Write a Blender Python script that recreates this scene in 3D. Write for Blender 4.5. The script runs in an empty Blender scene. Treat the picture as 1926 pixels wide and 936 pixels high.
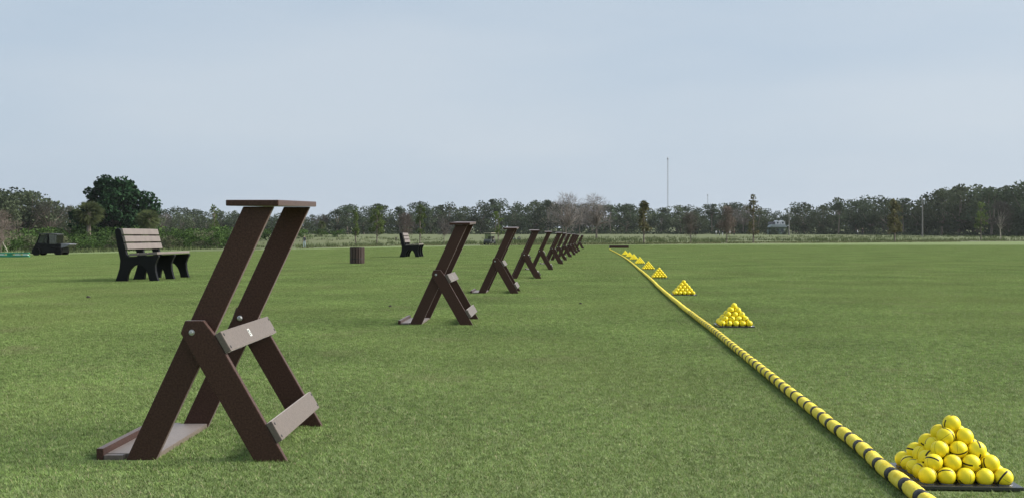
import bpy, bmesh, math, random
from mathutils import Vector, Matrix, Euler, noise as mnoise

R = math.radians
PI = math.pi
scene = bpy.context.scene
COL = scene.collection

# ------------------------------------------------------------------ camera
CAM_H = 0.61
FPX = 1850.0            # focal length in photograph pixels
K = FPX / 1389.0        # depth unit: distances along the view below are given in units of K metres
HOR = 446.0             # horizon row
cam_d = bpy.data.cameras.new('camera')
cam = bpy.data.objects.new('camera', cam_d)
COL.objects.link(cam)
cam.location = (0, 0, CAM_H)
cam.rotation_euler = (R(90), 0, 0)
cam_d.sensor_width = 36.0
cam_d.lens = 36.0 * FPX / 1926.0
cam_d.shift_y = -(468.0 - HOR) / 1926.0
cam_d.clip_start = 0.05
cam_d.clip_end = 8000
scene.camera = cam

# ------------------------------------------------------------------ sky, sun, exposure
SUN_EL, SUN_AZ = 36.0, 86.0       # azimuth clockwise from the view direction (+Y)
world = bpy.data.worlds.new('World')
scene.world = world
world.use_nodes = True
wn, wl = world.node_tree.nodes, world.node_tree.links
wn.clear()
w_out = wn.new('ShaderNodeOutputWorld')
w_bg = wn.new('ShaderNodeBackground'); w_bg.inputs['Strength'].default_value = 0.062
w_sky = wn.new('ShaderNodeTexSky'); w_sky.sky_type = 'NISHITA'; w_sky.sun_disc = False
w_sky.sun_elevation = R(SUN_EL); w_sky.sun_rotation = R(SUN_AZ)
w_sky.dust_density = 4.0; w_sky.air_density = 1.0; w_sky.ozone_density = 1.5
w_tc = wn.new('ShaderNodeTexCoord')
w_map = wn.new('ShaderNodeMapping'); w_map.inputs['Scale'].default_value = (1.0, 1.0, 4.5)
w_noise = wn.new('ShaderNodeTexNoise'); w_noise.inputs['Scale'].default_value = 1.7
w_noise.inputs['Detail'].default_value = 5.0; w_noise.inputs['Roughness'].default_value = 0.45
w_ramp = wn.new('ShaderNodeValToRGB')
w_ramp.color_ramp.elements[0].position = 0.36; w_ramp.color_ramp.elements[0].color = (4.6, 5.8, 7.15, 1)
w_ramp.color_ramp.elements[1].position = 0.68; w_ramp.color_ramp.elements[1].color = (5.9, 6.75, 7.65, 1)
w_mix = wn.new('ShaderNodeMix'); w_mix.data_type = 'RGBA'; w_mix.inputs[0].default_value = 0.86
wl.new(w_tc.outputs['Generated'], w_map.inputs['Vector'])
wl.new(w_map.outputs['Vector'], w_noise.inputs['Vector'])
wl.new(w_noise.outputs['Fac'], w_ramp.inputs['Fac'])
wl.new(w_sky.outputs['Color'], w_mix.inputs[6])
wl.new(w_ramp.outputs['Color'], w_mix.inputs[7])
wl.new(w_mix.outputs[2], w_bg.inputs['Color'])
wl.new(w_bg.outputs['Background'], w_out.inputs['Surface'])

sun_d = bpy.data.lights.new('sun', 'SUN')
sun_d.energy = 3.7
sun_d.angle = R(28)
sun_d.color = (1.0, 0.95, 0.88)
sun = bpy.data.objects.new('sun', sun_d)
COL.objects.link(sun)
sd = Vector((math.sin(R(SUN_AZ)) * math.cos(R(SUN_EL)), math.cos(R(SUN_AZ)) * math.cos(R(SUN_EL)), math.sin(R(SUN_EL))))
sun.rotation_euler = sd.to_track_quat('Z', 'Y').to_euler()
sun.location = (20, 0, 30)

scene.view_settings.view_transform = 'Standard'
scene.view_settings.look = 'None'
scene.view_settings.exposure = 0.75
scene.view_settings.gamma = 1.0
scene.view_settings.use_curve_mapping = False

# ------------------------------------------------------------------ terrain
def sstep(a, b, x):
    t = max(0.0, min(1.0, (x - a) / (b - a)))
    return t * t * (3 - 2 * t)

BUMPS = [(-37, 152, 1.35, 13, 16), (-52, 160, 0.8, 12, 14), (95, 150, 0.5, 20, 14), (60, 190, 0.35, 26, 10)]
def gz(x, y):
    y = y / K
    row = -0.86 + 0.12 * (y - 2.2)
    s = row - x - 3.0
    left = 0.0
    if s > 0 and y > 2:
        left = -0.0195 * (s * s / (s + 3.0)) * sstep(2, 9, y)
    left = max(left, -1.2)
    near = left - 0.10 * sstep(48, 80, y) * sstep(20, -10, x)
    w = sstep(120, 265, y)
    far = CAM_H + 5.4 * min(y, 400) / 1389.0
    z = near * (1 - w) + far * w + 4.0 * sstep(280, 420, y + 0.35 * abs(x) * (1.0 if x > 0 else 1.2))* sstep(150, 230, y)
    for bx, by, h, sx, sy in BUMPS:
        z += h * math.exp(-((x - bx) / sx) ** 2 - ((y - by) / sy) ** 2)
    if y > 70:
        k = sstep(70, 140, y)
        z += k * 0.22 * mnoise.noise(Vector((x * 0.035, y * 0.06, 3.1)))
    return z

def px_ground(px, py):
    """the ground point seen at a photograph pixel"""
    ux, uz = (px - 963.0) / FPX, (HOR - py) / FPX
    t = 1.0
    while t < 500:
        if CAM_H + uz * t <= gz(ux * t, t):
            return Vector((ux * t, t, gz(ux * t, t)))
        t *= 1.002
    return Vector((ux * 400, 400, gz(ux * 400, 400)))

def at_depth(px, y):
    y = y * K
    x = (px - 963.0) / FPX * y
    return Vector((x, y, gz(x, y)))

def top_z(py, y):
    return CAM_H + (HOR - py) * y / FPX

# ------------------------------------------------------------------ materials
MATS = {}
def mat(name, color, rough=0.6, spec=0.5, metal=0.0, var=0.0, vscale=8.0, bump=0.0, bscale=60.0, obj_var=0.0, coord='Object', color2=None):
    if name in MATS: return MATS[name]
    m = bpy.data.materials.new(name); m.use_nodes = True
    nt = m.node_tree; n, l = nt.nodes, nt.links
    p = n['Principled BSDF']
    p.inputs['Roughness'].default_value = rough
    p.inputs['Specular IOR Level'].default_value = spec
    p.inputs['Metallic'].default_value = metal
    p.inputs['Base Color'].default_value = (*color, 1)
    tc = n.new('ShaderNodeTexCoord')
    src = None
    if var > 0 or color2:
        nz = n.new('ShaderNodeTexNoise'); nz.inputs['Scale'].default_value = vscale; nz.inputs['Detail'].default_value = 4
        l.new(tc.outputs[coord], nz.inputs['Vector'])
        mx = n.new('ShaderNodeMix'); mx.data_type = 'RGBA'
        rmp = n.new('ShaderNodeMapRange'); rmp.inputs[1].default_value = 0.3; rmp.inputs[2].default_value = 0.7
        l.new(nz.outputs['Fac'], rmp.inputs[0]); l.new(rmp.outputs[0], mx.inputs[0])
        if color2: a, b = color, color2
        else: a, b = tuple(c * (1 - var) for c in color), tuple(min(1, c * (1 + var)) for c in color)
        mx.inputs[6].default_value = (*a, 1); mx.inputs[7].default_value = (*b, 1)
        src = mx.outputs[2]
    if obj_var > 0:
        oi = n.new('ShaderNodeObjectInfo')
        mr = n.new('ShaderNodeMapRange'); mr.inputs[3].default_value = 1 - obj_var; mr.inputs[4].default_value = 1 + obj_var
        l.new(oi.outputs['Random'], mr.inputs[0])
        mm = n.new('ShaderNodeMix'); mm.data_type = 'RGBA'; mm.blend_type = 'MULTIPLY'; mm.inputs[0].default_value = 1
        if src: l.new(src, mm.inputs[6])
        else: mm.inputs[6].default_value = (*color, 1)
        l.new(mr.outputs[0], mm.inputs[7]); src = mm.outputs[2]
    if src: l.new(src, p.inputs['Base Color'])
    if bump > 0:
        bz = n.new('ShaderNodeTexNoise'); bz.inputs['Scale'].default_value = bscale; bz.inputs['Detail'].default_value = 3
        l.new(tc.outputs[coord], bz.inputs['Vector'])
        bp = n.new('ShaderNodeBump'); bp.inputs['Strength'].default_value = bump; bp.inputs['Distance'].default_value = 0.002
        l.new(bz.outputs['Fac'], bp.inputs['Height']); l.new(bp.outputs['Normal'], p.inputs['Normal'])
    MATS[name] = m
    return m

def leaf_mat(name, color, var=0.35, hue_to=None, vscale=0.35, trans=0.25):
    """foliage: diffuse plus a little light through the leaf, colour varied by clump and by tree"""
    if name in MATS: return MATS[name]
    m = bpy.data.materials.new(name); m.use_nodes = True
    nt = m.node_tree; n, l = nt.nodes, nt.links
    n.clear()
    out = n.new('ShaderNodeOutputMaterial')
    d = n.new('ShaderNodeBsdfDiffuse'); t = n.new('ShaderNodeBsdfTranslucent'); ms = n.new('ShaderNodeMixShader')
    ms.inputs[0].default_value = trans
    ge = n.new('ShaderNodeNewGeometry')
    nz = n.new('ShaderNodeTexNoise'); nz.inputs['Scale'].default_value = vscale; nz.inputs['Detail'].default_value = 6
    nz.inputs['Roughness'].default_value = 0.7
    l.new(ge.outputs['Position'], nz.inputs['Vector'])
    mr = n.new('ShaderNodeMapRange'); mr.inputs[1].default_value = 0.3; mr.inputs[2].default_value = 0.7
    l.new(nz.outputs['Fac'], mr.inputs[0])
    mx = n.new('ShaderNodeMix'); mx.data_type = 'RGBA'
    h2 = hue_to or tuple(c * (1 + var) for c in color)
    mx.inputs[6].default_value = (*[c * (1 - var) for c in color], 1); mx.inputs[7].default_value = (*h2, 1)
    l.new(mr.outputs[0], mx.inputs[0])
    oi = n.new('ShaderNodeObjectInfo')
    m2 = n.new('ShaderNodeMapRange'); m2.inputs[3].default_value = 0.72; m2.inputs[4].default_value = 1.3
    l.new(oi.outputs['Random'], m2.inputs[0])
    mm = n.new('ShaderNodeMix'); mm.data_type = 'RGBA'; mm.blend_type = 'MULTIPLY'; mm.inputs[0].default_value = 1
    l.new(mx.outputs[2], mm.inputs[6]); l.new(m2.outputs[0], mm.inputs[7])
    l.new(mm.outputs[2], d.inputs['Color']); l.new(mm.outputs[2], t.inputs['Color'])
    l.new(d.outputs[0], ms.inputs[1]); l.new(t.outputs[0], ms.inputs[2]); l.new(ms.outputs[0], out.inputs['Surface'])
    MATS[name] = m
    return m

def ground_mat(name, cols, scales, rough=0.9, bump=0.3, bscale=70.0, streak=None):
    """grass ground: several scales of colour noise in world space"""
    m = bpy.data.materials.new(name); m.use_nodes = True
    nt = m.node_tree; n, l = nt.nodes, nt.links
    p = n['Principled BSDF']; p.inputs['Roughness'].default_value = rough; p.inputs['Specular IOR Level'].default_value = 0.15
    ge = n.new('ShaderNodeNewGeometry')
    src = None
    for i, (c, s) in enumerate(zip(cols[1:], scales)):
        nz = n.new('ShaderNodeTexNoise'); nz.inputs['Scale'].default_value = s; nz.inputs['Detail'].default_value = 5
        nz.inputs['Roughness'].default_value = 0.62
        if streak:
            mp = n.new('ShaderNodeMapping'); mp.inputs['Scale'].default_value = streak
            mp.inputs['Location'].default_value = (7.3 * i, 3.1 * i, 0)
            l.new(ge.outputs['Position'], mp.inputs['Vector']); l.new(mp.outputs[0], nz.inputs['Vector'])
        else:
            l.new(ge.outputs['Position'], nz.inputs['Vector'])
        mr = n.new('ShaderNodeMapRange'); mr.inputs[1].default_value = 0.36; mr.inputs[2].default_value = 0.68
        l.new(nz.outputs['Fac'], mr.inputs[0])
        mx = n.new('ShaderNodeMix'); mx.data_type = 'RGBA'
        l.new(mr.outputs[0], mx.inputs[0])
        if src is None: mx.inputs[6].default_value = (*cols[0], 1)
        else: l.new(src, mx.inputs[6])
        mx.inputs[7].default_value = (*c, 1)
        if i > 0:
            ml = n.new('ShaderNodeMath'); ml.operation = 'MULTIPLY'; ml.inputs[1].default_value = 0.55
            l.new(mr.outputs[0], ml.inputs[0]); l.new(ml.outputs[0], mx.inputs[0])
        src = mx.outputs[2]
    l.new(src, p.inputs['Base Color'])
    bz = n.new('ShaderNodeTexNoise'); bz.inputs['Scale'].default_value = bscale; bz.inputs['Detail'].default_value = 4
    l.new(ge.outputs['Position'], bz.inputs['Vector'])
    bp = n.new('ShaderNodeBump'); bp.inputs['Strength'].default_value = bump; bp.inputs['Distance'].default_value = 0.02
    l.new(bz.outputs['Fac'], bp.inputs['Height']); l.new(bp.outputs['Normal'], p.inputs['Normal'])
    MATS[name] = m
    return m

# ------------------------------------------------------------------ mesh helpers
class MB:
    def __init__(self): self.v, self.f, self.mi = [], [], []
    def add(self, vs, fs, mi=0):
        o = len(self.v)
        self.v += [tuple(v) for v in vs]
        self.f += [tuple(i + o for i in f) for f in fs]
        self.mi += [mi] * len(fs)
    def box(self, x0, x1, y0, y1, z0, z1, mi=0):
        vs = [(x, y, z) for z in (z0, z1) for y in (y0, y1) for x in (x0, x1)]
        self.add(vs, [(0, 2, 3, 1), (4, 5, 7, 6), (0, 1, 5, 4), (2, 6, 7, 3), (0, 4, 6, 2), (1, 3, 7, 5)], mi)
    def prism_y(self, pts, y0, y1, mi=0):
        """polygon in XZ (counter-clockwise seen from -Y) extruded along Y"""
        n = len(pts)
        vs = [(x, y0, z) for x, z in pts] + [(x, y1, z) for x, z in pts]
        fs = [tuple(range(n)), tuple(reversed(range(n, 2 * n)))]
        fs += [((i + 1) % n, i, i + n, (i + 1) % n + n) for i in range(n)]
        self.add(vs, fs, mi)
    def tube(self, p0, p1, r0, r1, n=6, caps=True, mi=0):
        p0, p1 = Vector(p0), Vector(p1)
        d = (p1 - p0)
        if d.length < 1e-6: return
        q = d.to_track_quat('Z', 'Y')
        vs = []
        for p, r in ((p0, r0), (p1, r1)):
            for k in range(n):
                a = 2 * PI * k / n
                vs.append(p + q @ Vector((r * math.cos(a), r * math.sin(a), 0)))
        fs = [(k, (k + 1) % n, (k + 1) % n + n, k + n) for k in range(n)]
        if caps: fs += [tuple(reversed(range(n))), tuple(range(n, 2 * n))]
        self.add(vs, fs, mi)
    def lathe(self, prof, c=(0, 0, 0), axis='Z', n=16, mi=0):
        """profile (r, h) turned about an axis through c"""
        vs = []
        for r, h in prof:
            for k in range(n):
                a = 2 * PI * k / n
                x, y = r * math.cos(a), r * math.sin(a)
                v = {'Z': (x, y, h), 'Y': (x, h, y), 'X': (h, x, y)}[axis]
                vs.append((v[0] + c[0], v[1] + c[1], v[2] + c[2]))
        fs = []
        for i in range(len(prof) - 1):
            for k in range(n):
                q = (i * n + k, i * n + (k + 1) % n, (i + 1) * n + (k + 1) % n, (i + 1) * n + k)
                fs.append(q if axis != 'Y' else tuple(reversed(q)))
        b = tuple(reversed(range(n))); t = tuple((len(prof) - 1) * n + k for k in range(n))
        fs += [b, t] if axis != 'Y' else [tuple(reversed(b)), tuple(reversed(t))]
        self.add(vs, fs, mi)
    def mesh(self, name, mats, smooth=False, bevel=0.0):
        me = bpy.data.meshes.new(name)
        me.from_pydata(self.v, [], self.f)
        for m in (mats if isinstance(mats, (list, tuple)) else [mats]): me.materials.append(m)
        if len(me.materials) > 1: me.polygons.foreach_set('material_index', self.mi)
        if smooth: me.polygons.foreach_set('use_smooth', [True] * len(me.polygons))
        me.update()
        if bevel > 0:
            bm = bmesh.new(); bm.from_mesh(me)
            bmesh.ops.recalc_face_normals(bm, faces=bm.faces)
            es = [e for e in bm.edges if len(e.link_faces) == 2 and e.calc_face_angle(0) > 0.5]
            bmesh.ops.bevel(bm, geom=es, offset=bevel, segments=2, profile=0.6, affect='EDGES')
            bm.to_mesh(me); bm.free()
        return me

def link(name, me, parent=None, loc=(0, 0, 0), rot=(0, 0, 0), scale=(1, 1, 1)):
    o = bpy.data.objects.new(name, me); COL.objects.link(o)
    o.location = loc; o.rotation_euler = rot; o.scale = scale
    if parent: o.parent = parent
    return o

def tag(o, label=None, cat=None, group=None, kind=None):
    if label: o['label'] = label
    if cat: o['category'] = cat
    if group: o['group'] = group
    if kind: o['kind'] = kind
    return o

def thing(name, label, cat, loc=(0, 0, 0), rz=0.0, group=None):
    return tag(link(name, None, None, loc, (0, 0, rz)), label, cat, group)

def copy_tree(o, parent=None):
    c = o.copy(); COL.objects.link(c)
    c.parent = parent
    for ch in o.children: copy_tree(ch, c)
    return c

ORD = ['first', 'second', 'third', 'fourth', 'fifth', 'sixth', 'seventh', 'eighth', 'ninth', 'tenth', 'eleventh', 'twelfth', 'thirteenth']
def ordinal(n):
    if n <= 13: return ORD[n - 1]
    suf = 'th' if 10 <= n % 100 <= 20 else {1: 'st', 2: 'nd', 3: 'rd'}.get(n % 10, 'th')
    return '%d%s' % (n, suf)

# ------------------------------------------------------------------ ground, lawn
M_LAWN = ground_mat('mown_turf', [(0.140, 0.192, 0.066), (0.172, 0.212, 0.080), (0.122, 0.175, 0.058), (0.180, 0.205, 0.092)], [0.22, 1.3, 26.0], bump=0.5, bscale=55)
M_ROUGH = ground_mat('rough_grass', [(0.108, 0.140, 0.056), (0.140, 0.132, 0.074), (0.064, 0.088, 0.038), (0.175, 0.195, 0.092)], [0.07, 0.13, 0.45], bump=0.6, bscale=6, streak=(0.25, 2.2, 1))

def axis(maxv, first, ratio):
    a, s = [0.0], first
    while a[-1] < maxv: a.append(a[-1] + s); s *= ratio
    return a
xs = axis(3500, 1.5, 1.085); xs = [-v for v in reversed(xs[1:])] + xs
ys = [-3500, -900, -250, -80, -30, -10, 0] + [v for v in axis(200, 2.0, 1.03)[1:]] + [215, 235, 260, 285, 320, 370, 450, 600, 900, 1500, 2500, 3600]
ys = [v * K if v > 0 else v for v in ys]
nx = len(xs)
EDGE_PX = [(-400, 488), (-150, 486), (0, 483), (95, 478), (200, 472), (300, 467), (450, 465), (572, 463.5), (760, 462), (963, 461), (1150, 460), (1300, 458.5),
           (1440, 457.3), (1600, 456.2), (1760, 455), (1926, 453.5), (2150, 452.5), (2500, 451)]
edge = [px_ground(a, b) for a, b in EDGE_PX]
edge = [Vector((-140, 30 * K, 0))] + edge + [Vector((edge[-1].x + 60, edge[-1].y, 0))]
def edge_y(x):
    for a, b in zip(edge, edge[1:]):
        if a.x <= x <= b.x:
            return a.y + (b.y - a.y) * (x - a.x) / (b.x - a.x)
    return edge[0].y if x < edge[0].x else edge[-1].y
edge.sort(key=lambda v: v.x)
def gz_under(x, y):
    return gz(x, y) - 0.35 * sstep(0.5, 9, edge_y(x) - y) * sstep(-134, -122, x) * sstep(195, 175, x)
me = bpy.data.meshes.new('ground')
me.from_pydata([(x, y, gz_under(x, y)) for y in ys for x in xs], [],
               [(j * nx + i, j * nx + i + 1, (j + 1) * nx + i + 1, (j + 1) * nx + i) for j in range(len(ys) - 1) for i in range(nx - 1)])
me.materials.append(M_ROUGH)
me.polygons.foreach_set('use_smooth', [True] * len(me.polygons))
tag(link('ground', me), 'tan and green rough grass beyond the mown lawn', None, kind='structure')

lx = [v for v in xs if -135 < v < 190]
lxs = []
for a, b in zip(lx, lx[1:]):
    k = max(1, int((b - a) / 1.2))
    lxs += [a + (b - a) * i / k for i in range(k)]
ly = [0.0] + [v / 240.0 for v in axis(240, 1.6, 1.035)[1:]]
ly = [v / ly[-1] for v in ly]
vs, fs = [], []
for x in lxs:
    e = edge_y(x) + 1.1 * mnoise.noise(Vector((x * 0.35, 0, 0))) + 0.6 * mnoise.noise(Vector((x * 1.7, 5, 0)))
    for t in ly:
        y = -25 + (e + 25) * (1 - (1 - t)) if False else -25 + (e + 25) * t
        vs.append((x, y, gz(x, y) + 0.004 - (0.02 if t == 1 else 0)))
m_ = len(ly)
for i in range(len(lxs) - 1):
    for j in range(m_ - 1):
        fs.append((i * m_ + j, (i + 1) * m_ + j, (i + 1) * m_ + j + 1, i * m_ + j + 1))
me = bpy.data.meshes.new('lawn'); me.from_pydata(vs, [], fs); me.materials.append(M_LAWN)
me.polygons.foreach_set('use_smooth', [True] * len(fs))
tag(link('lawn', me), 'close mown green turf of the practice tee', None, kind='structure')

# ------------------------------------------------------------------ turf blades (geometry nodes scatter of small turf patches)
def blade_material():
    m = bpy.data.materials.new('grass_blade'); m.use_nodes = True
    nt = m.node_tree; n, l = nt.nodes, nt.links; n.clear()
    out = n.new('ShaderNodeOutputMaterial')
    at = n.new('ShaderNodeAttribute'); at.attribute_name = 'tint'
    ge = n.new('ShaderNodeNewGeometry')
    nz = n.new('ShaderNodeTexNoise'); nz.inputs['Scale'].default_value = 0.9; nz.inputs['Detail'].default_value = 5
    l.new(ge.outputs['Position'], nz.inputs['Vector'])
    mr = n.new('ShaderNodeMapRange'); mr.inputs[1].default_value = 0.33; mr.inputs[2].default_value = 0.68
    mr.inputs[3].default_value = 0.80; mr.inputs[4].default_value = 1.20
    nzc = n.new('ShaderNodeTexNoise'); nzc.inputs['Scale'].default_value = 24.0; nzc.inputs['Detail'].default_value = 3
    l.new(ge.outputs['Position'], nzc.inputs['Vector'])
    mrc = n.new('ShaderNodeMapRange'); mrc.inputs[1].default_value = 0.32; mrc.inputs[2].default_value = 0.68; mrc.inputs[3].default_value = 0.66; mrc.inputs[4].default_value = 1.34
    l.new(nzc.outputs['Fac'], mrc.inputs[0])
    l.new(nz.outputs['Fac'], mr.inputs[0])
    cmb = n.new('ShaderNodeMath'); cmb.operation = 'MULTIPLY'; l.new(mr.outputs[0], cmb.inputs[0]); l.new(mrc.outputs[0], cmb.inputs[1])
    nz2 = n.new('ShaderNodeTexNoise'); nz2.inputs['Scale'].default_value = 0.33; nz2.inputs['Detail'].default_value = 6
    l.new(ge.outputs['Position'], nz2.inputs['Vector'])
    m3 = n.new('ShaderNodeMapRange'); m3.inputs[1].default_value = 0.45; m3.inputs[2].default_value = 0.7; m3.inputs[4].default_value = 0.5
    l.new(nz2.outputs['Fac'], m3.inputs[0])
    mm = n.new('ShaderNodeMix'); mm.data_type = 'RGBA'; mm.blend_type = 'MULTIPLY'; mm.inputs[0].default_value = 1
    l.new(at.outputs['Color'], mm.inputs[6]); l.new(cmb.outputs[0], mm.inputs[7])
    my = n.new('ShaderNodeMix'); my.data_type = 'RGBA'
    l.new(m3.outputs[0], my.inputs[0]); l.new(mm.outputs[2], my.inputs[6]); my.inputs[7].default_value = (0.240, 0.285, 0.095, 1)
    nw = n.new('ShaderNodeTexNoise'); nw.inputs['Scale'].default_value = 1.6; nw.inputs['Detail'].default_value = 7; nw.inputs['Roughness'].default_value = .65
    l.new(ge.outputs['Position'], nw.inputs['Vector'])
    mw = n.new('ShaderNodeMapRange'); mw.inputs[1].default_value = 0.56; mw.inputs[2].default_value = 0.74; mw.inputs[4].default_value = 0.6
    l.new(nw.outputs['Fac'], mw.inputs[0])
    mz = n.new('ShaderNodeMix'); mz.data_type = 'RGBA'; l.new(mw.outputs[0], mz.inputs[0]); l.new(my.outputs[2], mz.inputs[6]); mz.inputs[7].default_value = (0.25, 0.225, 0.125, 1)
    my = mz
    d = n.new('ShaderNodeBsdfDiffuse'); t = n.new('ShaderNodeBsdfTranslucent'); g = n.new('ShaderNodeBsdfGlossy')
    g.inputs['Roughness'].default_value = 0.5; g.inputs['Color'].default_value = (1, 1, 1, 1)
    l.new(my.outputs[2], d.inputs['Color']); l.new(my.outputs[2], t.inputs['Color'])
    ms = n.new('ShaderNodeMixShader'); ms.inputs[0].default_value = 0.35
    l.new(d.outputs[0], ms.inputs[1]); l.new(t.outputs[0], ms.inputs[2])
    m2 = n.new('ShaderNodeMixShader'); m2.inputs[0].default_value = 0.018
    l.new(ms.outputs[0], m2.inputs[1]); l.new(g.outputs[0], m2.inputs[2])
    l.new(m2.outputs[0], out.inputs['Surface'])
    return m
M_BLADE = blade_material()

def turf_patch(name, size, count, w, h, seed, at=None):
    rnd = random.Random(seed)
    vs, fs, cols = [], [], []
    for i in range(count):
        x, y = (rnd.random() - .5) * size, (rnd.random() - .5) * size
        if at and any(x0 < x + at[0] < x1 and y0 < y + at[1] < y1 for x0, x1, y0, y1 in KEEP_OUT): continue
        a = rnd.random() * 2 * PI; hh = h * rnd.uniform(.4, 1.1); lean = h * rnd.uniform(.35, 1.25)
        b = a + rnd.uniform(1.0, 2.2)
        dx, dy = math.cos(a) * w / 2 * rnd.uniform(.7, 1.3), math.sin(a) * w / 2
        o = len(vs)
        vs += [(x - dx, y - dy, 0), (x + dx, y + dy, 0), (x + math.cos(b) * lean, y + math.sin(b) * lean, hh)]
        fs.append((o, o + 1, o + 2))
        r = rnd.random()
        if r < 0.07: c = (0.34, 0.31, 0.17)
        elif r < 0.30: c = (0.212, 0.280, 0.088)
        elif r < 0.62: c = (0.158, 0.236, 0.065)
        else: c = (0.194, 0.282, 0.081)
        k = rnd.uniform(.75, 1.2)
        cols += [c[0] * k, c[1] * k, c[2] * k, 1.0]
    me = bpy.data.meshes.new(name); me.from_pydata(vs, [], fs)
    at = me.attributes.new('tint', 'FLOAT_COLOR', 'FACE'); at.data.foreach_set('color', cols)
    me.materials.append(M_BLADE)
    return me

def scatter(name, label, patches, pts):
    """one stuff object: a point mesh that geometry nodes turn into turf"""
    hold = bpy.data.collections.new(name + '_patches')
    for p in patches:
        hold.objects.link(bpy.data.objects.new(p.name, p))
    me = bpy.data.meshes.new(name); me.from_pydata(pts, [], [])
    rr_ = random.Random(len(pts)); rots = []
    for x, y, z in pts:
        nrm = Vector((-(gz(x + .4, y) - gz(x - .4, y)) / .8, -(gz(x, y + .4) - gz(x, y - .4)) / .8, 1)).normalized()
        q = Vector((0, 0, 1)).rotation_difference(nrm).to_matrix() @ Matrix.Rotation(PI / 2 * rr_.randrange(4), 3, 'Z')
        rots += list(q.to_euler())
    me.attributes.new('rot', 'FLOAT_VECTOR', 'POINT').data.foreach_set('vector', rots)
    o = link(name, me)
    ng = bpy.data.node_groups.new(name, 'GeometryNodeTree')
    ng.interface.new_socket('Geometry', in_out='INPUT', socket_type='NodeSocketGeometry')
    ng.interface.new_socket('Geometry', in_out='OUTPUT', socket_type='NodeSocketGeometry')
    n, l = ng.nodes, ng.links
    gi, go = n.new('NodeGroupInput'), n.new('NodeGroupOutput')
    ci = n.new('GeometryNodeCollectionInfo'); ci.inputs['Collection'].default_value = hold
    ci.inputs['Separate Children'].default_value = True; ci.inputs['Reset Children'].default_value = True
    ip = n.new('GeometryNodeInstanceOnPoints'); ip.inputs['Pick Instance'].default_value = True
    na = n.new('GeometryNodeInputNamedAttribute'); na.data_type = 'FLOAT_VECTOR'; na.inputs['Name'].default_value = 'rot'
    l.new(gi.outputs[0], ip.inputs['Points']); l.new(ci.outputs['Instances'], ip.inputs['Instance'])
    l.new([q for q in na.outputs if q.enabled][0], ip.inputs['Rotation']); l.new(ip.outputs['Instances'], go.inputs[0])
    md = o.modifiers.new('scatter', 'NODES'); md.node_group = ng
    return tag(o, label, 'grass', kind='stuff')

PYR = [(1.104, 2.470)] + [(x, y * K + .03) for x, y in ((1.51, 5.0), (1.80, 7.72), (2.18, 10.92), (2.54, 13.75), (2.90, 16.75), (3.26, 19.75), (3.56, 22.35), (3.83, 24.95))]
KEEP_OUT = [(x - .136, x + .136, y - .136, y + .136) for x, y in PYR[:4]] + [(-1.14, -.970, 2.66, 3.18)]
near_pts, far_pts, cut_pts = [], [], []
S = 0.4
for j in range(0, 30):
    y = 1.4 + S * (j + .5)
    hw = 0.56 * y + 0.9
    k = int(hw / S) + 1
    for i in range(-k, k + 1):
        x = i * S
        hit = any(x - S / 2 < x1 and x + S / 2 > x0 and y - S / 2 < y1 and y + S / 2 > y0 for x0, x1, y0, y1 in KEEP_OUT)
        (cut_pts if hit else near_pts).append((x, y, gz(x, y) + 0.003))
S2 = 1.6
for j in range(0, 40):
    y = 1.4 + 30 * S + S2 * (j + .5)
    hw = 0.54 * y + 2
    k = int(hw / S2) + 1
    for i in range(-k, k + 1):
        x = i * S2
        far_pts.append((x, y, gz(x, y) + 0.003))
scatter('turf_blades', 'short green grass blades of the mown lawn in the foreground',
        [turf_patch('turf_patch', S, 9000, .0026, .0096, 11), turf_patch('turf_patch', S, 9000, .0026, .0096, 12), turf_patch('turf_patch', S, 9000, .0026, .0096, 13)], near_pts)
cut = MB(); cut_cols = []
for i, c in enumerate(cut_pts):
    pm = turf_patch('turf_patch', S, 9000, .0026, .0096, 100 + i, c)
    cut.add([v.co + Vector(c) for v in pm.vertices], [tuple(f.vertices) for f in pm.polygons])
    buf = [0.0] * (4 * len(pm.polygons)); pm.attributes['tint'].data.foreach_get('color', buf); cut_cols += buf
    bpy.data.meshes.remove(pm)
cm = cut.mesh('turf_fringe', M_BLADE); cm.attributes.new('tint', 'FLOAT_COLOR', 'FACE').data.foreach_set('color', cut_cols)
tag(link('turf_fringe', cm), 'short green grass blades around the ball trays and stand foot', 'grass', kind='stuff')
scatter('lawn_blades', 'short green grass blades of the lawn further back',
        [turf_patch('lawn_patch', S2, 48000, .0066, .0112, 21), turf_patch('lawn_patch', S2, 48000, .0066, .0112, 22)], far_pts)

# ------------------------------------------------------------------ paths and pond beyond the lawn
def strip(name, pts, w, m, lift=0.03):
    vs, fs = [], []
    for i, (x, y) in enumerate(pts):
        a = Vector(pts[max(0, i - 1)]); b = Vector(pts[min(len(pts) - 1, i + 1)])
        t = (b - a).normalized(); nn = Vector((-t.y, t.x)) * w / 2
        for s in (-1, 0, 1):
            q = Vector((x, y)) + nn * s
            vs.append((q.x, q.y, gz(q.x, q.y) + lift))
    for i in range(len(pts) - 1):
        for c in range(2): fs.append((i * 3 + c, i * 3 + c + 1, i * 3 + c + 4, i * 3 + c + 3))
    me = bpy.data.meshes.new(name); me.from_pydata(vs, [], fs); me.materials.append(m)
    return tag(link(name, me), None, None, kind='structure')
M_PATH = mat('path_sand', (0.29, 0.28, 0.21), rough=.9, var=.3, vscale=.4, coord='Object')
def path_px(a, b, y0, y1, n=30):
    out = []
    for i in range(n + 1):
        t = i / n
        p = at_depth(a + (b - a) * t, y0 + (y1 - y0) * t + 2.0 * math.sin(t * 9))
        out.append((p.x, p.y))
    return out
strip('path', path_px(1110, 1960, 72, 118), 2.2, M_PATH)
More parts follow.
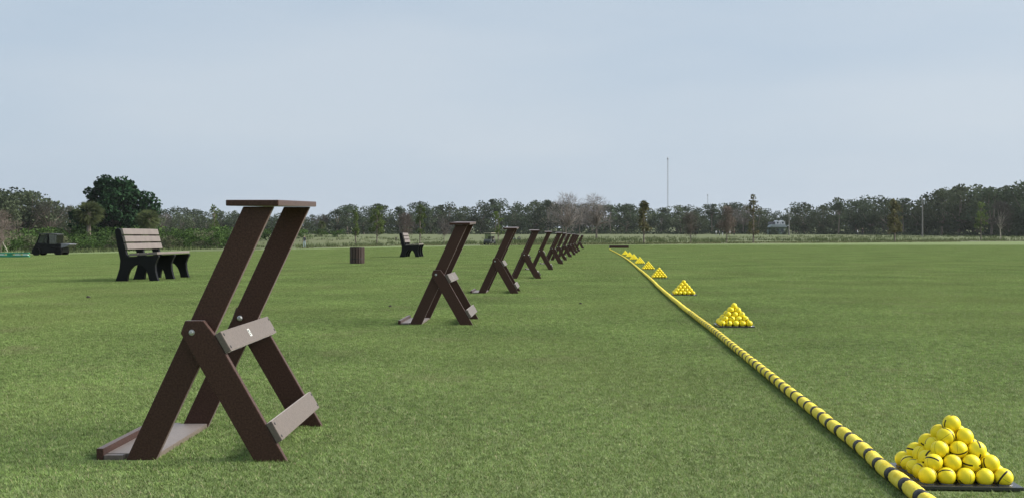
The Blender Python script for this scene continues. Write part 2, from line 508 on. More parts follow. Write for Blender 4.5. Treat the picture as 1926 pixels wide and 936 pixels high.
strip('path', path_px(520, 1000, 122, 92), 1.8, M_PATH)
strip('path', path_px(1400, 1960, 150, 165), 2.5, M_PATH)
M_WATER = mat('pond_water', (0.10, 0.13, 0.13), rough=.08, spec=.5)
pc = at_depth(1152, 84)
me = bpy.data.meshes.new('pond')
pv = [(pc.x + 3.4 * math.cos(a) * (1 + .15 * math.sin(3 * a)), pc.y + 5.5 * math.sin(a) * (1 + .1 * math.cos(2 * a)), 0) for a in [2 * PI * k / 40 for k in range(40)]]
zmax = max(gz(x, y) for x, y, _ in pv) + 0.03
me.from_pydata([(x, y, zmax) for x, y, _ in pv], [], [tuple(range(40))]); me.materials.append(M_WATER)
tag(link('pond', me), 'small pale pond at the far edge of the lawn', None, kind='structure')

# ------------------------------------------------------------------ tufts of longer grass in the rough
def tufts(name, label, count, seed, col, lo, hi, hgt):
    r3 = random.Random(seed); mb = MB()
    for _ in range(count):
        px = r3.uniform(-80, 2010); x = (px - 963) / FPX
        e = 20.0
        while e < 400 and edge_y(x * e) > e: e += 1.0
        y = e + lo + (hi - lo) * r3.random() ** 1.6
        if px < 560 and y < e + 40: continue
        p = Vector((x * y, y, gz(x * y, y)))
        if mnoise.noise(Vector((p.x * .05, p.y * .05, seed))) < -.12: continue
        for k in range(9):
            a = r3.uniform(0, 6.28); h = hgt * r3.uniform(.5, 1.2); q = Vector((r3.uniform(-.5, .5), r3.uniform(-.5, .5), -.03))
            b = Vector((math.cos(a), math.sin(a), 0)) * .05
            mb.add([p + q - b, p + q + b, p + q + Vector((r3.uniform(-.2, .2), r3.uniform(-.2, .2), h))], [(0, 1, 2)])
    tag(link(name, mb.mesh(name, leaf_mat(name + '_blades', *col, vscale=.25))), label, 'grass', kind='stuff')

# ------------------------------------------------------------------ trees
M_BARK = mat('bark', (0.16, 0.13, 0.105), rough=.9, var=.35, vscale=3)
M_BARKPALE = mat('pale_bark', (0.40, 0.36, 0.30), rough=.9, var=.3, vscale=3)
M_OAK = leaf_mat('oak_leaves', (0.072, 0.096, 0.053), .42, (0.112, 0.134, 0.077))
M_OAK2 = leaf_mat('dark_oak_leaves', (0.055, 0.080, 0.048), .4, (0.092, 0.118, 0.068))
M_PINE = leaf_mat('pine_needles', (0.072, 0.102, 0.060), .4, (0.105, 0.142, 0.078))
M_FICUS = leaf_mat('fig_leaves', (0.012, 0.034, 0.017), .4, (0.032, 0.066, 0.030), trans=.1)
M_TWIG = leaf_mat('bare_twigs', (0.115, 0.103, 0.094), .3, (0.165, 0.150, 0.136), trans=.05)
M_TWIGRED = leaf_mat('reddish_twigs', (0.120, 0.098, 0.086), .3, (0.175, 0.142, 0.125), trans=.05)
M_SHRUB = leaf_mat('shrub_leaves', (0.060, 0.120, 0.036), .5, (0.115, 0.185, 0.055), vscale=.8)
M_SHRUB2 = leaf_mat('grey_shrub_leaves', (0.110, 0.130, 0.070), .4, (0.175, 0.185, 0.105), vscale=.8)
M_SAP = leaf_mat('young_leaves', (0.085, 0.135, 0.038), .5, (0.170, 0.220, 0.075), vscale=1.2, trans=.4)
M_OLIVE = leaf_mat('olive_leaves', (0.135, 0.135, 0.068), .35, (0.20, 0.185, 0.10), vscale=1.2)
M_PALM = leaf_mat('palm_fronds', (0.060, 0.085, 0.034), .35, (0.115, 0.135, 0.058), vscale=.8)

def cards(mb, c, r, n, size, rnd, mi=0, sliver=False, flat=.0):
    """leaf-sized faces spread through a clump"""
    for _ in range(n):
        while True:
            d = Vector((rnd.uniform(-1, 1), rnd.uniform(-1, 1), rnd.uniform(-1, 1)))
            if 0.05 < d.length < 1: break
        d = d * (0.45 + 0.55 * d.length) / max(d.length, .3) * min(1, d.length + .25)
        p = Vector(c) + Vector((d.x * r[0], d.y * r[1], d.z * r[2]))
        s = size * rnd.uniform(.6, 1.35)
        if sliver:
            a = (d + Vector((rnd.uniform(-.6, .6), rnd.uniform(-.6, .6), rnd.uniform(-.2, .9)))).normalized()
            b = a.orthogonal().normalized() * s * .035
            mb.add([p - b, p + b, p + a * s], [(0, 1, 2)], mi)
            continue
        e = Euler((rnd.uniform(-1.2, 1.2), rnd.uniform(-1.2, 1.2), rnd.uniform(0, 6.28))).to_matrix()
        a, b = e @ Vector((s * .5, 0, 0)), e @ Vector((0, s * .36, 0))
        k = e @ Vector((0, 0, s * .12))
        mb.add([p - a, p - b + k, p + a, p + b + k], [(0, 1, 2, 3)], mi)

def limbs(mb, base, tips, r, rnd, n=5, fork=.35):
    """tapered trunk that forks towards each crown clump"""
    top = Vector(base) + Vector((0, 0, fork))
    mid = top + Vector((rnd.uniform(-.04, .04) * fork, rnd.uniform(-.04, .04) * fork, 0))
    mb.tube(Vector(base) - Vector((0, 0, .25)), Vector(base) + Vector((0, 0, fork * .12)), r * 1.5, r * 1.1, n, False)
    mb.tube(Vector(base) + Vector((0, 0, fork * .12)), mid, r * 1.1, r * .8, n, False)
    for t in tips:
        t = Vector(t)
        m = mid.lerp(t, .5) + Vector((rnd.uniform(-.1, .1), rnd.uniform(-.1, .1), .08)) * (t - mid).length
        mb.tube(mid, m, r * .55, r * .32, n, False)
        mb.tube(m, t, r * .32, r * .08, max(3, n - 1), False)

def oak_mesh(seed, H=10.0, spread=.46, low=.16, clumps=24, per=60, size=.55, lm=None, wild=0.0, jag=.12):
    rnd = random.Random(seed)
    lv, tr = MB(), MB()
    tips = []
    for i in range(clumps):
        u = rnd.uniform(-1, 1); a = rnd.uniform(0, 2 * PI)
        rr = math.sqrt(max(0, 1 - u * u)) * rnd.uniform(.55, 1.0) * (1 + wild * rnd.uniform(-.6, 1))
        u *= 1 + wild * rnd.uniform(-.7, .35)
        c = Vector((math.cos(a) * rr * spread * H, math.sin(a) * rr * spread * H, H * (low + (1 - low) * (.5 + .44 * u))))
        q = H * rnd.uniform(jag * .75, jag * 1.45)
        cards(lv, c, (q * 1.15, q * 1.15, q * .8), per, size, rnd)
        if i % 2 == 0: tips.append(c)
    cards(lv, (0, 0, H * .5), (spread * H * .7, spread * H * .7, H * .3), per * 3, size, rnd)
    limbs(tr, (0, 0, 0), tips, H * .026, rnd, 5, H * .24)
    return tr.mesh('trunk', M_BARK), lv.mesh('crown', lm or M_OAK)

def pine_mesh(seed, H=12.0):
    rnd = random.Random(seed); lv, tr = MB(), MB(); tips = []
    for i in range(15):
        t = rnd.uniform(.52, 1.0); a = rnd.uniform(0, 2 * PI)
        rr = H * .2 * (1.25 - t) * 1.7 * rnd.uniform(.3, 1)
        c = Vector((math.cos(a) * rr, math.sin(a) * rr, H * t * .96))
        q = H * rnd.uniform(.05, .085)
        cards(lv, c, (q * 1.5, q * 1.5, q * .75), 60, .5, rnd); tips.append(c)
    limbs(tr, (0, 0, 0), tips, H * .016, rnd, 5, H * .55)
    return tr.mesh('trunk', M_BARK), lv.mesh('crown', M_PINE)

def bare_mesh(seed, H=10.0, spread=.4, lm=None, n_tw=90, clumps=24, low=.3, tw=.9, bark=None, rt=.02):
    rnd = random.Random(seed); lv, tr = MB(), MB(); tips = []
    for i in range(clumps):
        u = rnd.uniform(-.9, 1); a = rnd.uniform(0, 2 * PI); rr = math.sqrt(max(0, 1 - u * u)) * rnd.uniform(.4, 1)
        c = Vector((math.cos(a) * rr * spread * H, math.sin(a) * rr * spread * H, H * (low + (1 - low) * (.5 + .42 * u))))
        cards(lv, c, (H * .12, H * .12, H * .11), n_tw, H * .1 * tw, rnd, sliver=True); tips.append(c)
    limbs(tr, (0, 0, 0), tips, H * rt, rnd, 5, H * .3)
    return tr.mesh('trunk', bark or M_BARK), lv.mesh('crown', lm or M_TWIG)

def sapling_mesh(seed, H=4.0, w=.22, lm=None, per=26, clumps=26, low=.3, size=.19, taper=.5, bark=None):
    rnd = random.Random(seed); lv, tr = MB(), MB(); tips = []
    for i in range(clumps):
        t = rnd.uniform(low, .97); a = rnd.uniform(0, 2 * PI)
        k = 1 - taper * abs((t - low) / (1 - low) - .3) / .7
        rr = H * w * k * rnd.uniform(.15, 1)
        c = Vector((math.cos(a) * rr, math.sin(a) * rr, H * t)); q = H * rnd.uniform(.035, .07)
        cards(lv, c, (q, q, q * 1.1), per, size, rnd)
        root = Vector((0, 0, H * max(.2, t - .14)))
        tr.tube(root, c, H * .006, H * .002, 4, False)
    tr.tube((0, 0, -.1), (0, 0, H * .5), H * .017, H * .012, 6, False)
    tr.tube((0, 0, H * .5), (0, 0, H * .97), H * .012, H * .003, 6, False)
    return tr.mesh('trunk', bark or M_BARK), lv.mesh('crown', lm or M_SAP)

def palm_mesh(seed, H=5.0):
    rnd = random.Random(seed); lv, tr = MB(), MB()
    tr.tube((0, 0, -.2), (0, 0, H * .5), .2, .17, 8, False); tr.tube((0, 0, H * .5), (0, 0, H * .78), .17, .2, 8)
    for i in range(90):
        a = rnd.uniform(0, 2 * PI); el = rnd.uniform(-1.35, 1.35)
        d = Vector((math.cos(a) * math.cos(el), math.sin(a) * math.cos(el), math.sin(el)))
        h = Vector((0, 0, H * .76)); e = h + d * H * .13
        lv.tube(h, e, .02, .012, 3, False)
        s = d.orthogonal().normalized(); s.rotate(Matrix.Rotation(rnd.uniform(0, 6), 3, d))
        for k in range(9):
            f = (k - 4) / 4.0
            t = (d * math.cos(f * 1.1) + s * math.sin(f * 1.1))
            b = t.orthogonal().normalized() * .05
            lv.add([e - b, e + b, e + t * H * .15 + Vector((0, 0, -.1 * H * .2))], [(0, 1, 2)])
    return tr.mesh('trunk', M_BARK), lv.mesh('crown', M_PALM)

def shrub_mesh(seed, H=3.0, lm=None):
    rnd = random.Random(seed); lv, tr = MB(), MB(); tips = []
    for i in range(15):
        a = rnd.uniform(0, 2 * PI); rr = H * .62 * math.sqrt(rnd.random())
        c = Vector((math.cos(a) * rr, math.sin(a) * rr, H * rnd.uniform(.12, .84) * (1 - .28 * rr / (H * .62))))
        q = H * rnd.uniform(.15, .26)
        cards(lv, c, (q * 1.1, q * 1.1, q * .85), 75, H * .085, rnd)
        if i % 3 == 0: tips.append(c)
    limbs(tr, (0, 0, 0), tips, H * .02, rnd, 4, H * .15)
    return tr.mesh('stem', M_BARK), lv.mesh('foliage', lm or M_SHRUB)

def plant(name, meshes, loc, h, h0, label, cat, group=None, wide=1.0, rz=0.0, parts=('trunk', 'crown')):
    s = h / h0
    o = link(name, None, None, loc, (0, 0, rz), (s * wide, s * wide, s))
    tag(o, label, cat, group)
    for nm, m in zip(parts, meshes): link(nm, m, o)
    return o

tufts('tall_grass', 'tufts of tan and green longer grass along the lawn edge', 2600, 4, ((.105, .130, .055), .4, (.17, .175, .09)), .3, 26, .20)
tufts('rough_tufts', 'dark green tufts of rough grass below the far treeline', 3600, 9, ((.075, .10, .042), .35, (.13, .155, .07)), 18, 160, .55)
OAKS = [oak_mesh(s, low=l, spread=sp, lm=m) for s, l, sp, m in ((1, .12, .46, M_OAK), (2, .16, .5, M_OAK2), (3, .1, .42, M_OAK), (4, .14, .48, M_OAK2), (5, .2, .52, M_OAK), (6, .1, .4, M_OAK2))]
PINES = [pine_mesh(31), pine_mesh(32), pine_mesh(33)]
BARES = [bare_mesh(41), bare_mesh(42, spread=.46, clumps=28)]

PROFILE = [(-300, 362), (0, 358), (50, 362), (95, 376), (115, 390), (145, 394), (200, 392), (300, 396), (340, 391), (385, 402), (430, 397), (520, 404), (590, 405), (620, 399), (650, 389),
           (700, 387), (760, 393), (790, 384), (850, 388), (905, 384), (930, 379), (1000, 381), (1050, 381), (1100, 384), (1160, 389), (1200, 386), (1240, 394), (1280, 385),
           (1300, 391), (1345, 384), (1400, 389), (1440, 394), (1470, 398), (1500, 384), (1540, 386), (1575, 376), (1600, 381), (1625, 373), (1675, 374),
           (1705, 382), (1740, 366), (1760, 359), (1790, 353), (1830, 351), (1850, 363), (1880, 358), (1926, 348), (2300, 345)]
DEPTH = [(-300, 140), (0, 150), (110, 165), (300, 230), (500, 262), (1300, 272), (1600, 245), (1900, 205), (2300, 190)]
def interp(tab, x):
    if x <= tab[0][0]: return tab[0][1]
    for (a, p), (b, q) in zip(tab, tab[1:]):
        if x <= b: return p + (q - p) * (x - a) / (b - a)
    return tab[-1][1]

rnd = random.Random(7)
front = []
x = -150.0
while x < 2080:
    front.append(x + rnd.uniform(-5, 5)); x += rnd.uniform(24, 36) * (1.25 if x < 110 or x > 1700 else 1)
n_in = 0
for px in front:
    if 1442 < px < 1490: continue                      # the house stands in this gap
    d = interp(DEPTH, px) + rnd.uniform(-8, 6)
    p = at_depth(px, d)
    ty = interp(PROFILE, px) + rnd.choice((-4, -1.5, 0, 2, 5, 9))
    h = top_z(ty, p.y) - p.z
    k = rnd.random()
    onf = 0 <= px <= 1926
    if onf: n_in += 1
    who = '%s tree from the left in the front row of the far treeline' % ordinal(n_in) if onf else 'beyond the picture edge at the end of the far treeline'
    if 1040 < px < 1120 or (k > .93):
        plant('bare_tree', BARES[rnd.randrange(2)], p, h + .5, 10, 'bare grey tree, ' + who, 'tree', 'trees of the far treeline', rnd.uniform(.9, 1.1), rnd.uniform(0, 6))
    elif k > .80 and 560 < px < 1750:
        plant('pine_tree', PINES[rnd.randrange(3)], p, h + .6, 12, 'pine, ' + who, 'tree', 'trees of the far treeline', rnd.uniform(1.0, 1.3), rnd.uniform(0, 6))
    else:
        plant('oak_tree', OAKS[rnd.randrange(6)], p, h, 9.9, 'dark oak, ' + who, 'tree', 'trees of the far treeline', rnd.uniform(.9, 1.2) * (1.0 if h > 9 else 1.15), rnd.uniform(0, 6))
x = -140.0
while x < 2080:
    px = x + rnd.uniform(-5, 5); x += rnd.uniform(24, 34)
    d = interp(DEPTH, px) + rnd.uniform(16, 34)
    p = at_depth(px, d)
    h = top_z(interp(PROFILE, px) + rnd.choice((-2, 0, 2, 4)), p.y) - p.z
    if 1435 < px < 1495: h *= .94
    plant('oak_tree', OAKS[rnd.randrange(6)], p, h, 9.9, 'dark crown showing through behind the front row of the far treeline', 'tree', 'back row of the far treeline', rnd.uniform(.95, 1.2), rnd.uniform(0, 6))

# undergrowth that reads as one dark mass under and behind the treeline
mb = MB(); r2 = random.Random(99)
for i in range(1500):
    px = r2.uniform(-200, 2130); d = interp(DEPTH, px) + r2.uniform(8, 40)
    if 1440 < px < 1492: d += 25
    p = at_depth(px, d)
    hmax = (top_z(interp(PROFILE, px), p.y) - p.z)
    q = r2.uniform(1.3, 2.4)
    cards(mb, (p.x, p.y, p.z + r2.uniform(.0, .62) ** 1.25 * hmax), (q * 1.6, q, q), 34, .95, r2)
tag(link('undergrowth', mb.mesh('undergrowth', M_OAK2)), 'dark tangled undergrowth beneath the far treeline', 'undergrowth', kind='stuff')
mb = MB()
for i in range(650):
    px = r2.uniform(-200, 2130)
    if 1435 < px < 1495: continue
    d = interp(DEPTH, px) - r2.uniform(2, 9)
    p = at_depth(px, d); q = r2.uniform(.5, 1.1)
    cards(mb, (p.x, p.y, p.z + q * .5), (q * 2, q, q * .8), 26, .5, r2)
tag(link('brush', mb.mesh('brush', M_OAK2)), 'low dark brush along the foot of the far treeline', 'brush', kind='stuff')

# the big dark fig tree on the left, with two palms in front of it
d = 120.0; p = at_depth(219, d)
plant('fig_tree', oak_mesh(77, H=10, spread=.50, low=.0, clumps=95, per=130, size=.55, lm=M_FICUS, jag=.10, wild=.3), p, top_z(334, p.y) - p.z, 10.1,
      'tall dark green broad tree standing above the hedge on the left', 'tree', rz=.4)
d = 112.0
for px, ty, lab in ((167, 385, 'fan palm at the left foot of the tall dark tree'), (279, 400, 'fan palm at the right foot of the tall dark tree')):
    p = at_depth(px, d); plant('fan_palm', palm_mesh(int(px)), p, top_z(ty, p.y) - p.z, 4.6, lab, 'palm', wide=1.25)
d = 200.0
for px, ty, lab in ((605, 418, 'small fan palm before the far treeline by the pale mound'),):
    p = at_depth(px, d); plant('fan_palm', palm_mesh(int(px)), p, top_z(ty, p.y) - p.z, 4.6, lab, 'palm')
p = at_depth(2, 60); plant('bare_tree', bare_mesh(55, H=5, lm=M_TWIGRED, low=.2, rt=.012), p, top_z(400, p.y) - p.z, 5, 'reddish bare young tree at the left picture edge', 'tree')

# hedge of shrubs on the left
SHRUBS = [shrub_mesh(51), shrub_mesh(52), shrub_mesh(53, lm=M_SHRUB2), shrub_mesh(54)]
rs = random.Random(5)
hedge = []
x = -120
while x < 440: hedge.append((x + rs.uniform(-6, 6), 104 + rs.uniform(-3, 3), 0)); x += rs.uniform(20, 30)
x = -110
while x < 440: hedge.append((x + rs.uniform(-6, 6), 113 + rs.uniform(-3, 3), 1)); x += rs.uniform(26, 36)
x = 440
while x < 640: hedge.append((x, 150 + rs.uniform(-5, 5), 2)); x += rs.uniform(24, 40)
cnt = {0: 0, 1: 0, 2: 0}
for px, d, row in sorted(hedge):
    p = at_depth(px, d)
    ty = {0: 432, 1: 419, 2: 428}[row] + rs.uniform(-7, 9)
    vis = 0 <= px <= 1926
    if vis: cnt[row] += 1
    row_n = {0: 'front of the left hedge', 1: 'back of the left hedge', 2: 'gap behind the nearest bag stand'}[row]
    lab = 'leafy shrub in the %s, %s from the left' % (row_n, ordinal(cnt[row])) if vis else 'leafy shrub of the hedge past the left picture edge'
    plant('shrub', SHRUBS[2 if (row == 0 and rs.random() < .35) else rs.choice((0, 1, 3))], p, max(1.2, top_z(ty, p.y) - p.z), 2.9, lab, 'shrub', 'shrubs of the left hedge',
          rs.uniform(1.0, 1.35), rs.uniform(0, 6), ('stem', 'foliage'))

# young trees along the edge of the lawn
def young(px, base_y, top_y, meshes, h0, label, wide=1.0, name='young_tree'):
    p = px_ground(px, base_y)
    return plant(name, meshes, p, top_z(top_y, p.y) - p.z, h0, label, 'tree', 'young trees along the lawn edge', wide, px * .37)
young(403, 459.5, 386, sapling_mesh(61, w=.2, per=16, clumps=24, size=.2), 4, 'thin leafy sapling left of the nearest bag stand')
young(669, 461.5, 392, sapling_mesh(62, w=.10, per=24, clumps=26, lm=M_SAP), 4, 'narrow upright sapling directly behind the slatted bin')
young(709, 461, 388, sapling_mesh(63, w=.22, per=34, clumps=34, lm=M_SAP), 4, 'bushy yellow green young tree right of the slatted bin')
young(763, 459.5, 402, bare_mesh(64, H=4, lm=M_TWIGRED, spread=.22, low=.25, rt=.012), 4, 'reddish bare young tree behind the further bench')
young(790, 459.5, 386, sapling_mesh(65, w=.18, per=20, clumps=28), 4, 'leafy green young tree just right of the further bench')
young(835, 459.5, 404, bare_mesh(66, H=4, spread=.24, low=.25, rt=.012), 4, 'bare grey young tree left of the second bag stand')
young(937, 458, 398, sapling_mesh(67, w=.2, per=20, clumps=26), 4, 'green young tree behind the parked buggy')
young(1211, 458.8, 376, sapling_mesh(68, w=.16, per=24, clumps=40, lm=M_OLIVE, low=.25), 4, 'tall olive young tree left of the tall mast')
young(1299, 457.6, 398, bare_mesh(69, H=4, spread=.24, low=.2, rt=.014, lm=M_TWIG), 4, 'small bare spreading tree right of the tall mast')
young(1367, 457, 392, bare_mesh(70, H=4, spread=.22, low=.2, rt=.014, n_tw=120, lm=M_TWIGRED), 4, 'brownish twiggy tree with pale stake by the distant group')
young(1417, 456.6, 368, sapling_mesh(71, w=.2, per=9, clumps=40, lm=M_OLIVE, low=.2, taper=.75), 4, 'tall sparse olive tree left of the white house')
young(1683, 454.7, 374, sapling_mesh(72, w=.2, per=34, clumps=46, lm=M_OLIVE, low=.22, taper=.8), 4, 'olive conical young tree right of the two distant walkers')
young(1845, 452.5, 381, sapling_mesh(73, w=.17, per=20, clumps=30), 4, 'bright green young tree near the right picture edge')
young(1882, 452.5, 380, bare_mesh(74, H=4, spread=.24, low=.2, rt=.014, bark=M_BARKPALE), 4, 'grey bare young tree nearest the right picture edge')
for px, d, ty, sd_, lab in ((1064, 150, 368, 81, 'large bare grey tree above the far bag stands'), (1122, 165, 370, 82, 'bare spreading tree right of the far bag stands')):
    p = at_depth(px, d)
    plant('bare_tree', bare_mesh(sd_, H=10, spread=.40, low=.18, n_tw=55, clumps=40, rt=.022), p, top_z(ty, p.y) - p.z, 9.8, lab, 'tree')

# ------------------------------------------------------------------ masts, poles, house
M_STEEL = mat('galvanised_steel', (0.30, 0.31, 0.33), rough=.5, metal=.3)
def mast(px, d, ty, w, label):
    p = at_depth(px, d); H = top_z(ty, p.y) - p.z
    t = thing('radio_mast', label, 'mast', p)
    legs = [(w * math.cos(a), w * math.sin(a)) for a in (0.3, 0.3 + 2 * PI / 3, 0.3 + 4 * PI / 3)]
    for lx_, ly_ in legs:
        m = MB(); m.tube((lx_, ly_, 0), (lx_, ly_, H), w * .16, w * .16, 5); link('leg', m.mesh('leg', M_STEEL), t)
    m = MB(); n = int(H / (w * 3))
    for i in range(n):
        z0, z1 = H * i / n, H * (i + 1) / n
        for k in range(3):
            a, b = legs[k], legs[(k + 1) % 3]
            m.tube((*a, z0), (*b, z1), w * .09, w * .09, 3, False)
    tag(link('bracing', m.mesh('bracing', M_STEEL), t), kind='stuff')
    m = MB(); m.lathe([(w * 1.2, H - 2.2), (w * 1.5, H - 1.5), (w * 1.2, H)], n=8); link('antenna', m.mesh('antenna', M_STEEL), t)
    return t
mast(1256, 900, 297, .75, 'tall thin lattice radio mast above the middle of the treeline')
mast(1331, 1300, 366, .8, 'short thin mast to the right of the tall radio mast')
M_POLE = mat('weathered_pole', (0.19, 0.18, 0.165), rough=.8, var=.2, vscale=2)
for px, d, ty, lab in ((1735, 190, 371, 'grey utility pole against the trees on the right'), (1484, 225, 402, 'thin dark pole just right of the white house')):
    p = at_depth(px, d); H = top_z(ty, p.y) - p.z
    t = thing('utility_pole', lab, 'pole', p)
    m = MB(); m.tube((0, 0, -.3), (0, 0, H), .2, .13, 8); link('shaft', m.mesh('shaft', M_POLE), t)
    m = MB(); m.box(-.9, .9, -.16, -.06 - .07 + .0, H - .8, H - .66); link('crossarm', m.mesh('crossarm', M_POLE), t)
    m = MB(); m.tube((.35, -.2, H - 1.9), (.35, -.2, H - 1.1), .18, .18, 8); link('transformer', m.mesh('transformer', M_STEEL), t)

def house():
    d = 238.0; p = at_depth(1465, d); s = d / FPX
    t = thing('house', 'white two storey house half hidden in a gap of the treeline', 'house', p); t.scale = (.82, .82, .82)
    W_ = mat('white_siding', (0.52, 0.52, 0.53), rough=.7, var=.08, vscale=1); RF = mat('pale_roof', (0.30, 0.33, 0.35), rough=.6, var=.1, vscale=1)
    DK = mat('dark_roof', (0.10, 0.10, 0.11), rough=.8, var=.2, vscale=1); GL = mat('window_glass', (0.03, 0.04, 0.05), rough=.1)
    m = MB(); m.box(-3.4, 2.6, 0, 5, 0, 2.9); link('wall', m.mesh('wall', mat('dark_green_siding', (0.12, 0.16, 0.14), rough=.8)), t)  # lower wall, dark green in its own colour
    m = MB(); m.prism_y([(-3.9, 2.9), (3.0, 2.9), (2.2, 3.9), (-3.1, 3.9)], -1.2, 3.0); link('porch_roof', m.mesh('porch_roof', RF), t)
    for x0 in (-.4, 1.6):
        m = MB(); m.prism_y([(x0 - .9, 3.9), (x0 + .9, 3.9), (x0 + .9, 4.9), (x0, 5.6), (x0 - .9, 4.9)], .2, 4.5); wl_ = link('gable', m.mesh('gable', W_), t)
        m = MB(); m.box(x0 - .3, x0 + .3, .17, .195, 4.2, 4.9); link('window', m.mesh('window', GL), wl_)
    m = MB(); m.prism_y([(-3.4, 3.9), (-1.4, 3.9), (-1.4, 5.0), (-3.0, 5.0)], .6, 4.4); link('roof', m.mesh('roof', DK), t)
    for x0 in (-2.6, -1.0, .8):
        m = MB(); m.box(x0, x0 + .9, -.04, -.003, .9, 2.2); w2 = link('window', m.mesh('window', GL), t)
        m = MB(); m.box(x0 - .08, x0 + .98, -.07, -.003, .78, .88); link('sill', m.mesh('sill', W_), w2)
    m = MB(); m.box(1.85, 2.5, -.04, -.003, 0, 2.1); link('door', m.mesh('door', W_), t)
house()
for px, d, ty, lab in ((1449, 231, 424, 'dark shrub at the left front corner of the white house'), (1462, 232, 433, 'low shrub before the middle of the white house'), (1478, 231, 430, 'dark shrub at the right front corner of the white house')):
    p = at_depth(px, d); plant('shrub', (shrub_mesh(int(px), lm=M_OAK2)), p, top_z(ty, p.y) - p.z, 2.9, lab, 'shrub', None, 1.0, px, ('stem', 'foliage'))

# ------------------------------------------------------------------ golf bag stands
M_LUM = mat('brown_plastic_lumber', (0.060, 0.0285, 0.0205), rough=.5, spec=.22, var=.34, vscale=190, bump=.35, bscale=240)
M_LITLUM = mat('lit_brown_lumber', (0.138, 0.110, 0.092), rough=.45, spec=.4, var=.16, vscale=120, bump=.3, bscale=200)  # paler copy of the brown lumber: light on slats and tray painted into colour
for mm_ in (M_LUM, M_LITLUM):
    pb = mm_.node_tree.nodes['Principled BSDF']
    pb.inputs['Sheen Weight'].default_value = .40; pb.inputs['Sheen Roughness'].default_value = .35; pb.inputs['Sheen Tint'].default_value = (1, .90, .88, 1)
M_BOLT = mat('bolt_steel', (0.45, 0.45, 0.44), rough=.4, metal=.9)
M_SCREW = mat('dark_screw', (0.03, 0.03, 0.03), rough=.5, metal=.4)
M_STICK = mat('sticker_white', (0.58, 0.58, 0.54), rough=.4)
M_INK = mat('sticker_ink', (0.10, 0.11, 0.10), rough=.5)
T = .019
X0 = -.86
def L(pts): return [(x - X0, z) for x, z in pts]
def make_stand():
    t = thing('bag_stand', 'x', 'bag stand')
    W2 = .256
    longp = L([(-1.070, 0), (-.988, 0), (-.666, .694), (-.748, .694)])
    prop = L([(-.709, 0), (-.621, 0), (-.815, .340), (-.850, .386), (-.900, .386), (-.912, .352)])
    yo = [-W2 + T + .0015, W2 - 2 * T - .0015]
    m = MB(); m.prism_y(longp, 0, T); me_l = m.mesh('rail', M_LUM, bevel=.0025)
    m = MB(); m.prism_y(prop, 0, T); me_p = m.mesh('prop_leg', M_LUM, bevel=.0025)
    m = MB(); m.prism_y(L([(-1.070, 0), (-.988, 0), (-.660, .7070), (-.742, .7070)]), 0, T); me_l2 = m.mesh('rail', M_LUM, bevel=.0025)
    link('rail', me_l, t, (0, yo[0], 0)); link('rail', me_l2, t, (0, yo[1], 0))
    for y in (-W2, W2 - T): link('prop_leg', me_p, t, (0, y, 0))
    m = MB(); m.box(-.789 - X0, -.646 - X0, 0, 2 * W2 + .004, 0, .0165); link('top_plate', m.mesh('top_plate', M_LUM, bevel=.003), t, (0, -W2 - .002, .6950), (.0265, 0, 0))
    # slats across the prop legs, lying on their sloping edge
    e0, e1 = Vector((-.815 - X0, .340)), Vector((-.621 - X0, 0))
    dr = (e1 - e0).normalized(); nr = Vector((-dr.y, dr.x))
    if nr.x < 0: nr = -nr
    hgt = .030
    m = MB(); m.box(-hgt, hgt, -W2 - .001, W2 + .001, .001, T); me_s = m.mesh('slat', M_LITLUM, bevel=.0025)
    m = MB(); m.lathe([(.0042, 0), (.0042, .0012), (.003, .002)], n=10); me_c = m.mesh('screw', M_SCREW)
    ang = math.atan2(-dr.y, dr.x)
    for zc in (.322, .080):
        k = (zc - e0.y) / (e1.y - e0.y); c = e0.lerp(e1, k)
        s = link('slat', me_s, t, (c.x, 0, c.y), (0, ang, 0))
        for sx in (-.019, .019):
            for sy in (-W2 + .011, W2 - .011): link('screw', me_c, s, (sx, sy, T - .0004))
        if zc > .2:
            m = MB(); m.box(-.012, .012, -.030, -.008, T + .0002, T + .0008); st = link('sticker', m.mesh('sticker', M_STICK), s)
            m = MB()
            m.box(-.009, -.002, -.027, -.018, T + .001, T + .0012); m.box(.000, .0025, -.027, -.011, T + .001, T + .0012); m.box(.005, .0075, -.027, -.014, T + .001, T + .0012)
            link('print', m.mesh('print', M_INK), st)
    # foot tray
    m = MB(); m.box(-1.128 - X0, -.985 - X0, yo[0] + T + .0015, yo[1] - .0015, .0, T); link('tray_floor', m.mesh('tray_floor', M_LITLUM, bevel=.002), t)
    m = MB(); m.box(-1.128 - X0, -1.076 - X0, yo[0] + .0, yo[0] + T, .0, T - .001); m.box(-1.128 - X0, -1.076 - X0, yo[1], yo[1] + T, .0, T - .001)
    link('tray_corner', m.mesh('tray_corner', M_LITLUM, bevel=.002), t)
    m = MB(); m.box(-1.148 - X0, -1.129 - X0, yo[0], yo[1] + T, .0, .036); link('tray_lip', m.mesh('tray_lip', M_LUM, bevel=.002), t)
    # pivot bolts
    m = MB(); m.lathe([(.008, 0), (.008, -.0012), (.005, -.0016), (.005, -.0045), (.0035, -.0055)], axis='Y', n=14); me_b = m.mesh('bolt', M_BOLT, smooth=False)
    m = MB(); m.lathe([(.0095, 0), (.0095, .0015), (.006, .002), (.006, .0055), (.004, .007)], axis='Y', n=14); me_b2 = m.mesh('bolt', M_BOLT)
    bx, bz = -.881 - X0, .354
    link('bolt', me_b, t, (bx, -W2, bz)); link('bolt', me_b2, t, (bx, W2, bz))
    m = MB(); m.lathe([(.0085, 0), (.0085, -.005), (.005, -.008)], axis='Y', n=12); me_n = m.mesh('nut', M_BOLT)
    link('nut', me_n, t, (bx, yo[1] - .0005, bz))
    return t
stand = make_stand()
